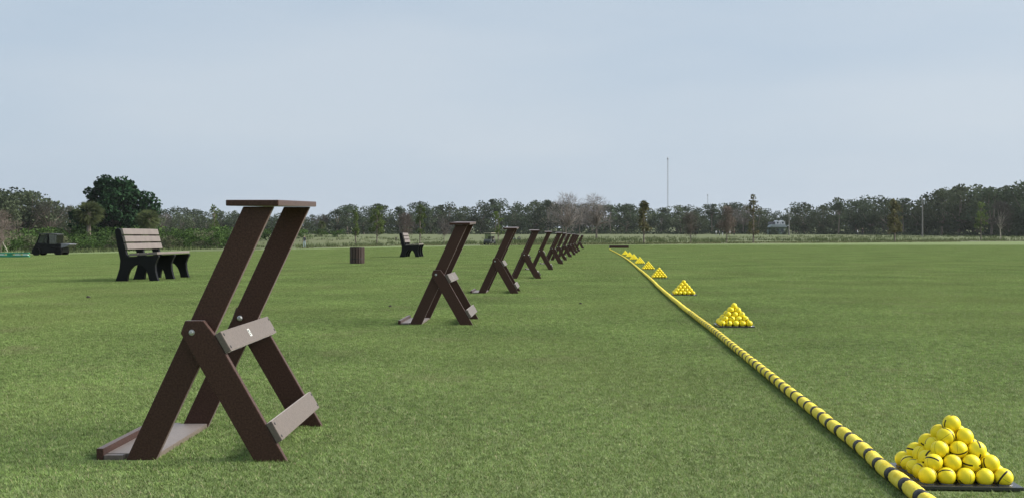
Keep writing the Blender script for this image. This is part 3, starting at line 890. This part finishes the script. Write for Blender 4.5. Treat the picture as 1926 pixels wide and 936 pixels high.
STANDS = [(2.190, 0.0), (5.28, -.045), (8.12, -.05), (10.95, .03), (13.85, -.04), (16.75, .02), (19.5, -.03), (22.6, .0), (25.3, -.04), (28.4, .03), (31.6, -.02), (38.5, .02)]
copies = [stand] + [copy_tree(stand) for _ in STANDS[1:]]
for i, (o, (y, a)) in enumerate(zip(copies, STANDS)):
    x = -.86 + .1205 * (y - 2.222) + (.03 if i in (5, 8) else .0185 if i == 0 else 0)
    y = (y - .192) * K + .256
    o.location = (x, y, gz(x, y) - .001); o.rotation_euler = (0, 0, a)
    o['label'] = ('large dark brown slatted golf bag stand nearest the camera' if i == 0 else
                  'farthest dark brown golf bag stand at the end of the row' if i == len(STANDS) - 1 else
                  '%s dark brown golf bag stand from the camera in the row' % ordinal(i + 1))
    o['category'] = 'bag stand'; o['group'] = 'golf bag stands in a row'

# ------------------------------------------------------------------ golf balls on trays
def ball_material():
    m = bpy.data.materials.new('yellow_ball'); m.use_nodes = True
    nt = m.node_tree; n, l = nt.nodes, nt.links; p = n['Principled BSDF']
    p.inputs['Roughness'].default_value = .45; p.inputs['Specular IOR Level'].default_value = .3
    tc = n.new('ShaderNodeTexCoord'); sp = n.new('ShaderNodeSeparateXYZ'); l.new(tc.outputs['Object'], sp.inputs[0])
    def cmp(sock, op, v):
        k = n.new('ShaderNodeMath'); k.operation = op; k.inputs[1].default_value = v; l.new(sock, k.inputs[0]); return k.outputs[0]
    def mul(a, b):
        k = n.new('ShaderNodeMath'); k.operation = 'MULTIPLY'; l.new(a, k.inputs[0]); l.new(b, k.inputs[1]); return k.outputs[0]
    az = n.new('ShaderNodeMath'); az.operation = 'ABSOLUTE'; l.new(sp.outputs['Z'], az.inputs[0])
    thick = mul(cmp(az.outputs[0], 'LESS_THAN', .0021), cmp(sp.outputs['X'], 'GREATER_THAN', .006))
    thick2 = mul(cmp(az.outputs[0], 'LESS_THAN', .0021), cmp(sp.outputs['X'], 'LESS_THAN', -.009))
    ay = n.new('ShaderNodeMath'); ay.operation = 'ABSOLUTE'; l.new(sp.outputs['Y'], ay.inputs[0])
    thin = mul(cmp(ay.outputs[0], 'LESS_THAN', .0006), cmp(sp.outputs['Z'], 'GREATER_THAN', .004))
    mxm = n.new('ShaderNodeMath'); mxm.operation = 'MAXIMUM'; l.new(thick, mxm.inputs[0]); l.new(thick2, mxm.inputs[1])
    th = n.new('ShaderNodeMath'); th.operation = 'MULTIPLY'; th.inputs[1].default_value = .55; l.new(thin, th.inputs[0])
    m2 = n.new('ShaderNodeMath'); m2.operation = 'MAXIMUM'; l.new(mxm.outputs[0], m2.inputs[0]); l.new(th.outputs[0], m2.inputs[1])
    oi = n.new('ShaderNodeObjectInfo')
    base = n.new('ShaderNodeMix'); base.data_type = 'RGBA'; base.inputs[6].default_value = (.94, .73, .016, 1); base.inputs[7].default_value = (.95, .79, .035, 1)
    l.new(oi.outputs['Random'], base.inputs[0])
    mx = n.new('ShaderNodeMix'); mx.data_type = 'RGBA'; l.new(m2.outputs[0], mx.inputs[0]); l.new(base.outputs[2], mx.inputs[6]); mx.inputs[7].default_value = (.015, .015, .015, 1)
    l.new(mx.outputs[2], p.inputs['Base Color'])
    vo = n.new('ShaderNodeTexVoronoi'); vo.inputs['Scale'].default_value = 300; l.new(tc.outputs['Object'], vo.inputs['Vector'])
    bp = n.new('ShaderNodeBump'); bp.inputs['Strength'].default_value = .35; bp.inputs['Distance'].default_value = .0006
    l.new(vo.outputs['Distance'], bp.inputs['Height']); l.new(bp.outputs['Normal'], p.inputs['Normal'])
    return m
M_BALL = ball_material()
BR = .02135; PITCH = .0447; RISE = math.sqrt((2 * BR) ** 2 - PITCH ** 2 / 2) - .0009
def sphere_mesh(sub):
    bm = bmesh.new(); bmesh.ops.create_icosphere(bm, subdivisions=sub, radius=BR)
    me = bpy.data.meshes.new('golf_ball'); bm.to_mesh(me); bm.free()
    me.polygons.foreach_set('use_smooth', [True] * len(me.polygons)); me.materials.append(M_BALL)
    return me
BALL_HI, BALL_LO = sphere_mesh(4), sphere_mesh(3)
M_TRAY = mat('tray_plastic', (0.04, 0.04, 0.043), rough=.24, spec=.7)
def tray_mesh():
    m = MB(); h = .123
    m.box(-h, h, -h, h, .003, .0115)
    return m.mesh('tray_plate', M_TRAY, bevel=.0012)
def tray_ring():
    m = MB()
    for i in range(5):
        for j in range(5):
            m.lathe([(.0205, .0116), (.0195, .0132), (.0175, .0132), (.0168, .0116)], c=((i - 2) * PITCH, (j - 2) * PITCH, 0), n=10)
    return m.mesh('ball_seat', M_TRAY)
def tray_foot():
    m = MB(); m.lathe([(.012, -.010), (.012, .0029)], n=8); return m.mesh('foot', M_TRAY)
TRAY, RING, FOOT = tray_mesh(), tray_ring(), tray_foot()
rb = random.Random(3)
LAY = ['bottom', 'second', 'third', 'fourth', 'top']
far_balls = MB()
sph = sphere_mesh(2); sv = [v.co.copy() for v in sph.vertices]; sf = [tuple(q.vertices) for q in sph.polygons]; bpy.data.meshes.remove(sph)
for k, (px_, py_) in enumerate(PYR):
    z = gz(px_, py_) + .004
    which = 'nearest' if k == 0 else 'farthest' if k == len(PYR) - 1 else ordinal(k + 1)
    t = thing('ball_tray', 'black square tray under the %s pyramid of yellow golf balls' % which, 'tray', (px_, py_, z), -.07 + rb.uniform(-.02, .02) if k else -.07, 'trays under the golf ball pyramids')
    link('tray_plate', TRAY, t); link('ball_seat', RING, t)
    for sx in (-.1, .1):
        for sy in (-.1, .1): link('foot', FOOT, t, (sx, sy, 0))
    for layer in range(5):
        n = 5 - layer
        zz = z + .0085 + BR - .0020 + layer * RISE
        for j in range(n):
            for i in range(n):
                lx_, ly_ = (i - (n - 1) / 2) * PITCH, (j - (n - 1) / 2) * PITCH
                c = t.rotation_euler.z; wx, wy = px_ + lx_ * math.cos(c) - ly_ * math.sin(c), py_ + lx_ * math.sin(c) + ly_ * math.cos(c)
                e = (rb.uniform(0, 6.3), rb.uniform(0, 6.3), rb.uniform(0, 6.3))
                if k >= 5:
                    far_balls.add([v + Vector((wx, wy, zz)) for v in sv], sf); continue
                o = link('golf_ball', BALL_HI if k == 0 else BALL_LO, None, (wx, wy, zz), e)
                pyr = '%s pyramid' % which
                inner = 0 < i < n - 1 and 0 < j < n - 1
                if n == 1: lab = 'single yellow golf ball on the very top of the %s' % pyr
                elif inner: lab = 'yellow golf ball packed inside the %s layer of the %s' % (LAY[layer], pyr)
                else:
                    rw = 'front' if j == 0 else 'back' if j == n - 1 else '%s' % ordinal(j + 1)
                    lab = 'yellow golf ball, %s layer of %s, %s row, %s from left' % (LAY[layer], pyr, rw, ordinal(i + 1))
                tag(o, lab, 'golf ball', 'golf balls inside the %s, %s layer' % (pyr, LAY[layer]) if inner else 'yellow golf balls stacked in pyramids')
me = far_balls.mesh('golf_balls', M_BALL, smooth=True)
tag(link('golf_balls', me), 'yellow golf balls stacked in the four farthest small pyramids', 'golf balls', kind='stuff')

# ------------------------------------------------------------------ yellow rope with black bands
M_ROPE = mat('yellow_rope', (0.80, 0.60, 0.035), rough=.8, spec=.2, bump=1.0, bscale=210, color2=(0.92, 0.76, 0.13), vscale=45)
M_BAND = mat('black_band', (0.018, 0.017, 0.017), rough=.55, var=.3, vscale=50)
ROPE_PX = [(1725.6, 924), (1700.5, 905), (1673, 884.5), (1650, 866), (1629, 847), (1604, 825.5), (1560, 791), (1530, 767), (1507, 749), (1480, 729), (1453.6, 708.5), (1427, 687), (1400, 665.3), (1368, 640),
           (1346.8, 622.8), (1320, 602.8), (1293.4, 582.8), (1266.7, 561.8), (1240, 539.3), (1221.8, 521.8), (1202.6, 505.7), (1186.5, 492.3), (1175, 484), (1164, 477.7), (1146.5, 468.5)]
RR = .019
pts = []
for a, b in ROPE_PX:
    y = (CAM_H - RR - .008) * FPX / (b - HOR); pts.append(Vector(((a - 963) / FPX * y, y, 0)))
d0 = (pts[0] - pts[3]).normalized()
pts = [pts[0] + d0 * 1.6, pts[0] + d0 * .8] + pts
# even smooth curve through the points
def resample(p, step):
    fine = []
    for i in range(len(p) - 1):
        a, b, c, d = p[max(0, i - 1)], p[i], p[i + 1], p[min(len(p) - 1, i + 2)]
        n = max(2, int((c - b).length / .02))
        for k in range(n):
            t = k / n
            fine.append(.5 * ((2 * b) + (c - a) * t + (2 * a - 5 * b + 4 * c - d) * t * t + (3 * b - a - 3 * c + d) * t ** 3))
    fine.append(p[-1])
    out, acc = [fine[0]], 0.0
    for a, b in zip(fine, fine[1:]):
        seg = (b - a).length
        while acc + seg >= step:
            f = (step - acc) / seg; a = a.lerp(b, f); seg = (b - a).length; acc = 0; out.append(a.copy())
        acc += seg
    return out
BANDSP = .1115; SUB = 8
path = resample(pts, BANDSP / SUB)
for q in path:
    q.x += .005 * mnoise.noise(Vector((q.y * 1.3, 0, 0))) + .0025 * mnoise.noise(Vector((q.y * 5.0, 7, 0)))
    q.z = gz(q.x, q.y) + RR + .003 + .0015 * mnoise.noise(Vector((q.y * 3.0, 3, 0)))
rope = thing('rope', 'thick yellow rope with black bands lying along the tee line', 'rope', (path[0].x, path[0].y, gz(path[0].x, path[0].y)))
inv = -rope.location
vs, fs = [], []; NS = 12
frames = []
for i, q in enumerate(path):
    tdir = (path[min(len(path) - 1, i + 1)] - path[max(0, i - 1)]).normalized()
    side = Vector((tdir.y, -tdir.x, 0)).normalized(); up = side.cross(tdir).normalized()
    if up.z < 0: up = -up
    frames.append((q, tdir, side, up))
    ph = (i % SUB) / SUB
    r = RR * (1 - (.27 if q.y < 7.8 else .10) * (abs(ph - .5) * 2) ** 5) * (1 + .02 * rb.uniform(-1, 1))
    for k in range(NS):
        a = 2 * PI * k / NS
        vs.append(q + inv + side * r * math.cos(a) + up * r * math.sin(a))
for i in range(len(path) - 1):
    for k in range(NS):
        fs.append((i * NS + k, i * NS + (k + 1) % NS, (i + 1) * NS + (k + 1) % NS, (i + 1) * NS + k))
fs.append(tuple(range(NS))); fs.append(tuple((len(path) - 1) * NS + k for k in reversed(range(NS))))
me = bpy.data.meshes.new('rope_core'); me.from_pydata(vs, [], fs); me.materials.append(M_ROPE)
me.polygons.foreach_set('use_smooth', [True] * len(fs)); core = link('rope_core', me, rope)
m = MB(); bw = .0165
m.lathe([(RR * .74, -bw), (RR * .955, -bw * .9), (RR * .985, 0), (RR * .955, bw * .9), (RR * .74, bw)], n=14); band_me = m.mesh('band', M_BAND, smooth=True)
nb = 0
for i in range(0, len(path), SUB):
    q, tdir, side, up = frames[i]
    rotm = Matrix((side, up, tdir)).transposed()
    if q.y < 7.7:
        o = link('band', band_me, core); o.location = q + inv; o.rotation_euler = (rotm.to_euler())
        o.rotation_euler.rotate_axis('Y', rb.uniform(-.13, .13)); o.location += tdir * rb.uniform(-.004, .004); o.scale = (1, 1, rb.uniform(.85, 1.15)); nb += 1

# ------------------------------------------------------------------ benches
M_BLACKP = mat('black_plastic', (0.007, 0.007, 0.008), rough=.5, spec=.2, var=.2, vscale=5)
M_SLAT = mat('weathered_brown_slat', (0.185, 0.155, 0.138), rough=.5, spec=.5, var=.12, vscale=6, bump=.2, bscale=90)
def make_bench():
    t = thing('bench', 'x', 'bench')
    prof = [(0, 0), (.17, 0), (.185, .10), (.215, .175), (.27, .23), (.335, .25), (.40, .225), (.45, .165), (.48, .09), (.50, 0), (.63, 0), (.605, .07), (.585, .15), (.578, .24), (.60, .31), (.628, .36), (.625, .385),
            (.19, .36), (.165, .40), (.13, .52), (.075, .745), (.045, .765), (.012, .755), (.0, .70), (.03, .52), (.058, .40), (.075, .31), (.065, .20), (.035, .10)]
    m = MB(); m.prism_y(prof, 0, .065); fr = m.mesh('end_frame', M_BLACKP, bevel=.006)
    Lb = 1.28
    for y in (0, Lb / 2 - .03, Lb - .065): link('end_frame', fr, t, (0, y, 0))
    m = MB(); m.box(-.0175, .0175, -.004, Lb + .004, -.044, .044); bs = m.mesh('back_slat', M_SLAT, bevel=.004)
    for zc in (.715, .61, .505):
        k = (.745 - zc) / (.745 - .40); x = .075 + (.165 - .075) * k
        link('back_slat', bs, t, (x + .024, 0, zc), (0, -R(14.5), 0))
    m = MB(); m.box(-.064, .064, -.004, Lb + .004, 0, .034); ss = m.mesh('seat_slat', M_SLAT, bevel=.004)
    for i, xc in enumerate((.27, .41, .55)): link('seat_slat', ss, t, (xc, 0, .3655 + .0575 * (xc - .19) - .0005 + .004), (0, -R(3.3), 0))
    return t
bench = make_bench(); bench2 = copy_tree(bench)
for o, (px_, py_), lab, a in ((bench, (216, 530), 'larger brown slatted bench with black frames, left of the nearest bag stand', -.03),
                              (bench2, (751, 484), 'smaller further bench with black frames between the bin and second bag stand', -.02)):
    p = px_ground(px_, py_); o.location = p + Vector((0, 0, .0)); o.rotation_euler = (0, 0, a)
    tag(o, lab, 'bench', 'slatted benches facing the tee')

# ------------------------------------------------------------------ slatted bin
p = px_ground(669.5, 496.5)
w_px = p.y / FPX
bin_ = thing('slatted_bin', 'low round brown bin of upright slats standing on the lawn', 'bin', (p.x, p.y + 15 * w_px, p.z))
BRd = 14.0 * w_px; BH = 31.0 * w_px
m = MB(); m.lathe([(BRd * .86, .0), (BRd * .86, BH * .93)], n=24); link('liner', m.mesh('liner', M_BLACKP, smooth=False), bin_)
NSL = 16; sw = 2 * PI * BRd / NSL * .36
M_BIN = mat('brown_bin_slat', (0.066, 0.038, 0.029), rough=.55, obj_var=.4, bump=.2, bscale=80)
m = MB(); m.box(-.012, .012, -sw, sw, .015, BH * .965); sl = m.mesh('slat', M_BIN, bevel=.003)
for k in range(NSL):
    a = 2 * PI * k / NSL + .1
    link('slat', sl, bin_, (math.cos(a) * (BRd - .014), math.sin(a) * (BRd - .014), 0), (0, 0, a))
m = MB(); m.lathe([(BRd * .98, BH * .966), (BRd * .98, BH), (BRd * .62, BH), (BRd * .62, BH * .966)], n=24); link('rim', m.mesh('rim', mat('bin_rim', (0.05, 0.035, 0.03), rough=.5)), bin_)
m = MB(); m.lathe([(BRd * 1.0 - .001, BH * .30), (BRd * 1.004, BH * .31), (BRd * 1.004, BH * .33), (BRd - .001, BH * .34)], n=24); link('hoop', m.mesh('hoop', M_SCREW), bin_)

# ------------------------------------------------------------------ low brown box at the end of the rope
p = px_ground(1164.5, 466.8); q = p.y / FPX
lowb = thing('low_box', 'long low dark brown box at the far end of the yellow rope', 'box', p)
Wb, Hb = 36 * q / 2, 4.7 * q
m = MB(); m.box(-Wb, Wb, 0, .03, 0, Hb); me_side = m.mesh('side_board', M_LUM, bevel=.003)
link('side_board', me_side, lowb); link('side_board', me_side, lowb, (0, .3, 0))
m = MB(); m.box(-.015, .015, .0305, .2995, 0.005, Hb - .003); me_e = m.mesh('end_board', M_LUM, bevel=.003)
link('end_board', me_e, lowb, (-Wb + .02, 0, 0)); link('end_board', me_e, lowb, (Wb - .02, 0, 0))
m = MB(); m.box(-Wb, Wb, .0, .33, Hb + .001, Hb + .02); link('lid', m.mesh('lid', M_LUM, bevel=.003), lowb)

# ------------------------------------------------------------------ vehicles
M_CARBLK = mat('black_paint', (0.006, 0.006, 0.007), rough=.4, spec=.2, var=.3, vscale=3)
M_TYRE = mat('tyre_rubber', (0.009, 0.009, 0.009), rough=.9, spec=.15)
M_GREYM = mat('grey_metal', (0.22, 0.22, 0.24), rough=.45, metal=.4)
def glassy(name, color, alpha):
    m = bpy.data.materials.new(name); m.use_nodes = True; n, l = m.node_tree.nodes, m.node_tree.links; n.clear()
    o = n.new('ShaderNodeOutputMaterial'); t = n.new('ShaderNodeBsdfTransparent'); t.inputs[0].default_value = (*color, 1)
    g = n.new('ShaderNodeBsdfGlossy'); g.inputs['Roughness'].default_value = .15; g.inputs[0].default_value = (.8, .8, .8, 1)
    x = n.new('ShaderNodeMixShader'); x.inputs[0].default_value = alpha; l.new(t.outputs[0], x.inputs[1]); l.new(g.outputs[0], x.inputs[2]); l.new(x.outputs[0], o.inputs[0])
    return m
M_GLASS = glassy('cab_glass', (.52, .56, .53), .05)
M_VINYL = glassy('cloudy_window', (.5, .5, .5), .14)
def wheel(parent, x, y, r, w, s):
    m = MB(); m.lathe([(r * .62, -w / 2), (r * .93, -w / 2), (r, -w * .3), (r, w * .3), (r * .93, w / 2), (r * .62, w / 2)], axis='Y', n=22)
    ty = link('wheel', m.mesh('wheel', M_TYRE), parent, (x, y, r))
    m = MB(); m.lathe([(r * .60, -w * .40), (r * .5, -w * .43), (r * .2, -w * .36), (r * .05, -w * .45)], axis='Y', n=18); link('rim', m.mesh('rim', M_GREYM), ty, (0, 0, 0), (0, 0, 0 if s < 0 else PI))
def utility_vehicle():
    p = px_ground(55, 480.5); u = p.y / FPX
    k = 73 * u / 3.1
    t = thing('utility_vehicle', 'black utility vehicle with slanted cab parked at the left edge of the lawn', 'vehicle', p)
    t.scale = (k, k, k)
    W_ = 1.35
    m = MB(); m.prism_y([(.04, .14), (.30, .16), (2.6, .26), (2.62, .62), (1.55, .66), (1.50, .95), (.50, 1.02), (.36, .82)], .12, W_ - .12); link('body', m.mesh('body', M_CARBLK, bevel=.02), t)
    for y in (.10, W_ - .16):
        m = MB(); m.prism_y([(.46, .9), (.56, .9), (.86, 1.68), (.76, 1.68)], y, y + .06); link('windscreen_post', m.mesh('windscreen_post', M_CARBLK), t)
        m = MB(); m.box(1.40, 1.52, y, y + .06, .90, 1.68); link('cab_post', m.mesh('cab_post', M_CARBLK), t)
        m = MB(); m.prism_y([(.60, .98), (1.40, .93), (1.40, 1.62), (.86, 1.62)], y + .025, y + .03); link('side_window', m.mesh('side_window', M_GLASS), t)
        m = MB(); m.prism_y([(.56, .985), (1.40, .925), (1.40, .88), (.5, .93)], y - .004, y + .064); link('door_sill', m.mesh('door_sill', M_CARBLK), t)
    m = MB(); m.prism_y([(.74, 1.68), (2.18, 1.66), (2.18, 1.72), (1.5, 1.77), (.80, 1.75)], .05, W_ - .05); link('roof', m.mesh('roof', mat('dull_roof', (0.05, 0.05, 0.052), rough=.6), bevel=.01), t)
    m = MB(); m.box(1.56, 2.14, .10, .13, .94, 1.655); m.box(1.56, 2.14, W_ - .13, W_ - .10, .94, 1.655); m.box(2.11, 2.14, .131, W_ - .131, .94, 1.655); link('rear_curtain', m.mesh('rear_curtain', M_VINYL), t)
    m = MB(); m.prism_y([(.50, .985), (.505, .98), (.80, 1.66), (.795, 1.665)], .17, W_ - .17); link('windscreen', m.mesh('windscreen', M_GLASS), t)
    m = MB(); m.box(1.56, 2.50, .02, W_ - .02, .665, .93); link('cargo_bed', m.mesh('cargo_bed', M_CARBLK, bevel=.01), t)
    m = MB(); m.prism_y([(2.505, .60), (2.95, .70), (3.2, .86), (3.2, .93), (2.505, .96)], .05, W_ - .05); link('tailgate', m.mesh('tailgate', M_GREYM, bevel=.01), t)
    m = MB(); m.prism_y([(.92, .985), (1.38, .985), (1.38, 1.36), (1.28, 1.36), (1.2, 1.08), (.92, 1.08)], .25, W_ - .25); link('seat', m.mesh('seat', M_TYRE, bevel=.02), t)
    for x in (.52, 2.28):
        for y, s in ((.09, -1), (W_ - .09, 1)): wheel(t, x, y, .33, .24, s)
    for y in (.3, W_ - .3):
        m = MB(); m.lathe([(.07, -.02), (.07, .0)], axis='X', n=10); link('headlight', m.mesh('headlight', M_GREYM), t, (.30, y, .66))
utility_vehicle()

def golf_cart(px_, py_, hpx, label, a, roofm):
    p = px_ground(px_, py_); k = hpx * p.y / FPX / 1.8
    t = thing('golf_cart', label, 'golf cart', p, a); t.scale = (k, k, k)
    BD = mat('dark_cart_body', (0.05, 0.055, 0.05), rough=.4); SE = mat('cart_seat', (0.16, 0.14, 0.11), rough=.7)
    m = MB(); m.prism_y([(-1.15, .28), (1.1, .28), (1.1, .75), (.25, .78), (.2, .45), (-.45, .42), (-.6, .85), (-1.05, .8), (-1.2, .55)], -.55, .55); link('body', m.mesh('body', BD, bevel=.02), t)
    m = MB(); m.box(-1.0, 1.05, -.6, .6, 1.73, 1.80); link('roof', m.mesh('roof', roofm, bevel=.02), t)
    for x0, x1 in ((-.75, -.85), (.95, .9)):
        for y in (-.5, .5):
            m = MB(); m.tube((x0, y, .7), (x1, y, 1.735), .022, .022, 6); link('post', m.mesh('post', M_GREYM), t)
    m = MB(); m.box(.25, .75, -.5, .5, .79, .92); m.box(.70, .84, -.5, .5, .93, 1.3); link('seat', m.mesh('seat', SE, bevel=.02), t)
    m = MB(); m.prism_y([(-.76, .86), (-.75, .86), (-.82, 1.7), (-.83, 1.7)], -.47, .47); link('windscreen', m.mesh('windscreen', M_GLASS), t)
    m = MB(); m.tube((-.55, -.25, .8), (-.3, -.25, 1.05), .02, .02, 6); link('steering_column', m.mesh('steering_column', M_TYRE), t)
    for x in (-.8, .75):
        for y, s in ((-.5, -1), (.5, 1)): wheel(t, x, y, .24, .2, s)
M_BEIGE = mat('beige_roof', (0.42, 0.38, 0.27), rough=.5)
golf_cart(921, 460.5, 22.5, 'golf cart with beige roof parked beyond the lawn behind the stands', R(72), M_BEIGE)
golf_cart(972, 453, 11, 'tiny dark golf cart on the rough right of the beige roofed cart', R(20), mat('dark_roof_cart', (0.05, 0.05, 0.05), rough=.5))

# ------------------------------------------------------------------ green barrier and stake at the left edge
p = px_ground(54, 483.3); u = p.y / FPX
gb = thing('green_barrier', 'low green and white striped barrier lying at the left picture edge', 'barrier', p)
GN = mat('green_plastic', (0.02, 0.22, 0.12), rough=.4, var=.2, vscale=2); WHT = mat('white_stripe', (0.55, 0.68, 0.60), rough=.5)
hb = 8.6 * u
m = MB(); m.box(-90 * u, 0, 0, .18, 0, hb * .40); link('lower_rail', m.mesh('lower_rail', GN, bevel=.02), gb)
m = MB(); m.box(-90 * u, 0, .02, .16, hb * .75, hb); link('upper_rail', m.mesh('upper_rail', GN, bevel=.02), gb)
for i in range(6):
    x1 = -i * 15 * u - 1 * u
    m = MB(); m.box(x1 - 10.5 * u, x1 - 1.5 * u, .03, .15, hb * .402, hb * .748); link('panel', m.mesh('panel', WHT if i % 3 != 2 else GN), gb)
p = px_ground(15, 474); u = p.y / FPX
m = MB(); m.box(-.05, .05, -.03, .03, 0, 24 * u)
tag(link('stake', m.mesh('stake', mat('pale_timber', (0.55, 0.50, 0.40), rough=.8, var=.15, vscale=4), bevel=.008), None, p, (R(4), -R(27), 0)), 'pale timber stake leaning left beside the green barrier', 'stake')

# ------------------------------------------------------------------ people
def skin_person(name, pose):
    """one continuous body grown from a joint skeleton; pose: walk amount, arm raise"""
    walk, arm, turn = pose
    J = [((0, 0, .93), .125), ((0, 0, 1.12), .125), ((0, 0, 1.36), .135), ((0, 0, 1.47), .055), ((0, -.015, 1.56), .085), ((0, -.015, 1.66), .088)]
    E = [(0, 1), (1, 2), (2, 3), (3, 4), (4, 5)]
    for s in (-1, 1):
        b = len(J)
        J += [((s * .10, 0, .86), .088), ((s * .11, -walk * s * .12 - .02, .48), .062), ((s * .11, walk * s * -.05 + walk * s * .25 * (s < 0), .09), .045), ((s * .12, walk * s * -.05 + walk * s * .25 * (s < 0) - .14, .04), .04)]
        E += [(0, b), (b, b + 1), (b + 1, b + 2), (b + 2, b + 3)]
        b = len(J)
        J += [((s * .19, 0, 1.39), .058), ((s * .25, walk * s * .08, 1.12), .045), ((s * .24 * (1 - arm * .6), -.10 - arm * .2 + walk * s * .12, .90 + arm * .25), .036), ((s * .23 * (1 - arm * .7), -.14 - arm * .25 + walk * s * .12, .83 + arm * .25), .04)]
        E += [(2, b), (b, b + 1), (b + 1, b + 2), (b + 2, b + 3)]
    me = bpy.data.meshes.new(name); me.from_pydata([j[0] for j in J], E, [])
    o = bpy.data.objects.new(name, me); COL.objects.link(o)
    sk = o.modifiers.new('skin', 'SKIN')
    for v, j in zip(me.skin_vertices[0].data, J): v.radius = (j[1], j[1] * (.75 if j[0][2] in (.93, 1.12, 1.36) else 1)); v.use_root = False
    me.skin_vertices[0].data[0].use_root = True
    sub = o.modifiers.new('sub', 'SUBSURF'); sub.levels = 1; sub.render_levels = 1
    bpy.context.view_layer.update()
    ev = o.evaluated_get(bpy.context.evaluated_depsgraph_get())
    out = bpy.data.meshes.new_from_object(ev)
    bpy.data.objects.remove(o); bpy.data.meshes.remove(me)
    return out
M_SKIN = mat('skin', (0.42, 0.27, 0.20), rough=.6)
def cloth(nm, c): return mat(nm, c, rough=.85, var=.12, vscale=6)
BODIES = [skin_person('body', q) for q in ((0.1, 0, 0), (.9, .1, 0), (.2, .8, 0))]
def person(px_, py_, hpx, label, shirt, legs_, head, body=0, rz=0.0, group=None):
    p = px_ground(px_, py_); k = hpx * p.y / FPX / 1.74
    me = BODIES[body].copy(); me.materials.clear()
    for m_i in (legs_, shirt, M_SKIN, head): me.materials.append(m_i)
    for f in me.polygons:
        z, x = f.center.z, abs(f.center.x)
        f.material_index = 3 if z > 1.66 or (z > 1.56 and f.center.y > .02) else 2 if z > 1.47 or (x > .17 and z < .98) else 1 if z > .93 or (x > .17) else 0
        f.use_smooth = True
    o = link('person', me, None, p, (0, 0, rz), (k, k, k))
    return tag(o, label, 'person', group)
NAVY, BLK, WHITE, LBLUE, KHAKI, GREY, HAIR, RED = (cloth('navy_cloth', (.02, .022, .04)), cloth('black_cloth', (.015, .015, .017)), cloth('white_cloth', (.68, .68, .68)), cloth('light_blue_cloth', (.34, .42, .46)),
                                            cloth('khaki_cloth', (.36, .30, .2)), cloth('grey_cloth', (.25, .26, .28)), cloth('dark_hair', (.03, .022, .018)), cloth('brown_cloth', (.14, .07, .05)))
person(572.5, 465.5, 22.5, 'person in navy top, light trousers and white cap standing left of the bin', NAVY, LBLUE, WHITE, 0, .3)
person(1613, 444, 13, 'person in a grey white shirt, left of two distant walkers on the right', WHITE, BLK, HAIR, 1, 1.2)
person(1622.5, 444, 15, 'person all in black, right of two distant walkers on the right', BLK, BLK, HAIR, 0, -.6)
grp = [(1347, WHITE, GREY, 'leftmost of the distant group, in white'), (1353, GREY, NAVY, 'second from left in the distant group, in grey'), (1359, NAVY, WHITE, 'third from left in the distant group, in navy and white'),
       (1373, WHITE, KHAKI, 'person in white and khaki, second from right in the distant group'), (1381, RED, BLK, 'rightmost of the distant group, in brown')]
for i, (gx, a, b, lab) in enumerate(grp): person(gx, 443.5, 10.5, 'person ' + lab if not lab.startswith('person') else lab, a, b, HAIR, i % 3, i * 1.3, 'distant group of people')
person(745, 455, 10, 'person in dark clothes far beyond the lawn just left of the further bench', BLK, BLK, HAIR, 0, .5)
person(483.5, 462, 14, 'person in white seen between the rails of the nearest bag stand', WHITE, KHAKI, HAIR, 0, 2.0)

# ------------------------------------------------------------------ small clods and loose bits on the turf
M_CLOD = mat('dark_clod', (0.05, 0.04, 0.03), rough=.95, var=.4, vscale=60)
bm = bmesh.new(); bmesh.ops.create_icosphere(bm, subdivisions=2, radius=1)
for v in bm.verts: v.co *= 1 + .35 * mnoise.noise(v.co * 1.7)
clod = bpy.data.meshes.new('clod'); bm.to_mesh(clod); bm.free(); clod.materials.append(M_CLOD)
for a, b, s, lab in ((1424, 690, .010, 'dark clod by the yellow rope, farthest of three'), (1441, 713, .011, 'dark clod by the yellow rope, middle of three'), (1482, 743, .013, 'dark clod by the yellow rope, nearest of three'),
                     (166, 561, .03, 'dark clod on the lawn below the larger bench'), (734, 578, .022, 'dark clod on the lawn left of the second bag stand'), (1092, 573, .02, 'dark clod on the lawn in the open middle'),
                     (1006, 521, .03, 'dark clod under the fourth bag stand')):
    p = px_ground(a, b); tag(link('clod', clod, None, p + Vector((0, 0, .012)), (0, 0, a), (s * .8, s * .6, s * .5)), lab, 'clod', 'dark clods on the turf')

# ------------------------------------------------------------------ thin haze over the whole place
m = MB(); m.box(-3700, 3700, -3700, 5000, -3.0, 135.0)
hz = bpy.data.materials.new('thin_haze'); hz.use_nodes = True
n, l = hz.node_tree.nodes, hz.node_tree.links; n.clear()
ho = n.new('ShaderNodeOutputMaterial'); pv_ = n.new('ShaderNodeVolumePrincipled')
pv_.inputs['Color'].default_value = (.92, .95, 1.0, 1); pv_.inputs['Density'].default_value = .0001; pv_.inputs['Anisotropy'].default_value = .2
l.new(pv_.outputs[0], ho.inputs['Volume'])
tag(link('haze', m.mesh('haze', hz)), 'thin pale haze over the field', None, kind='stuff')
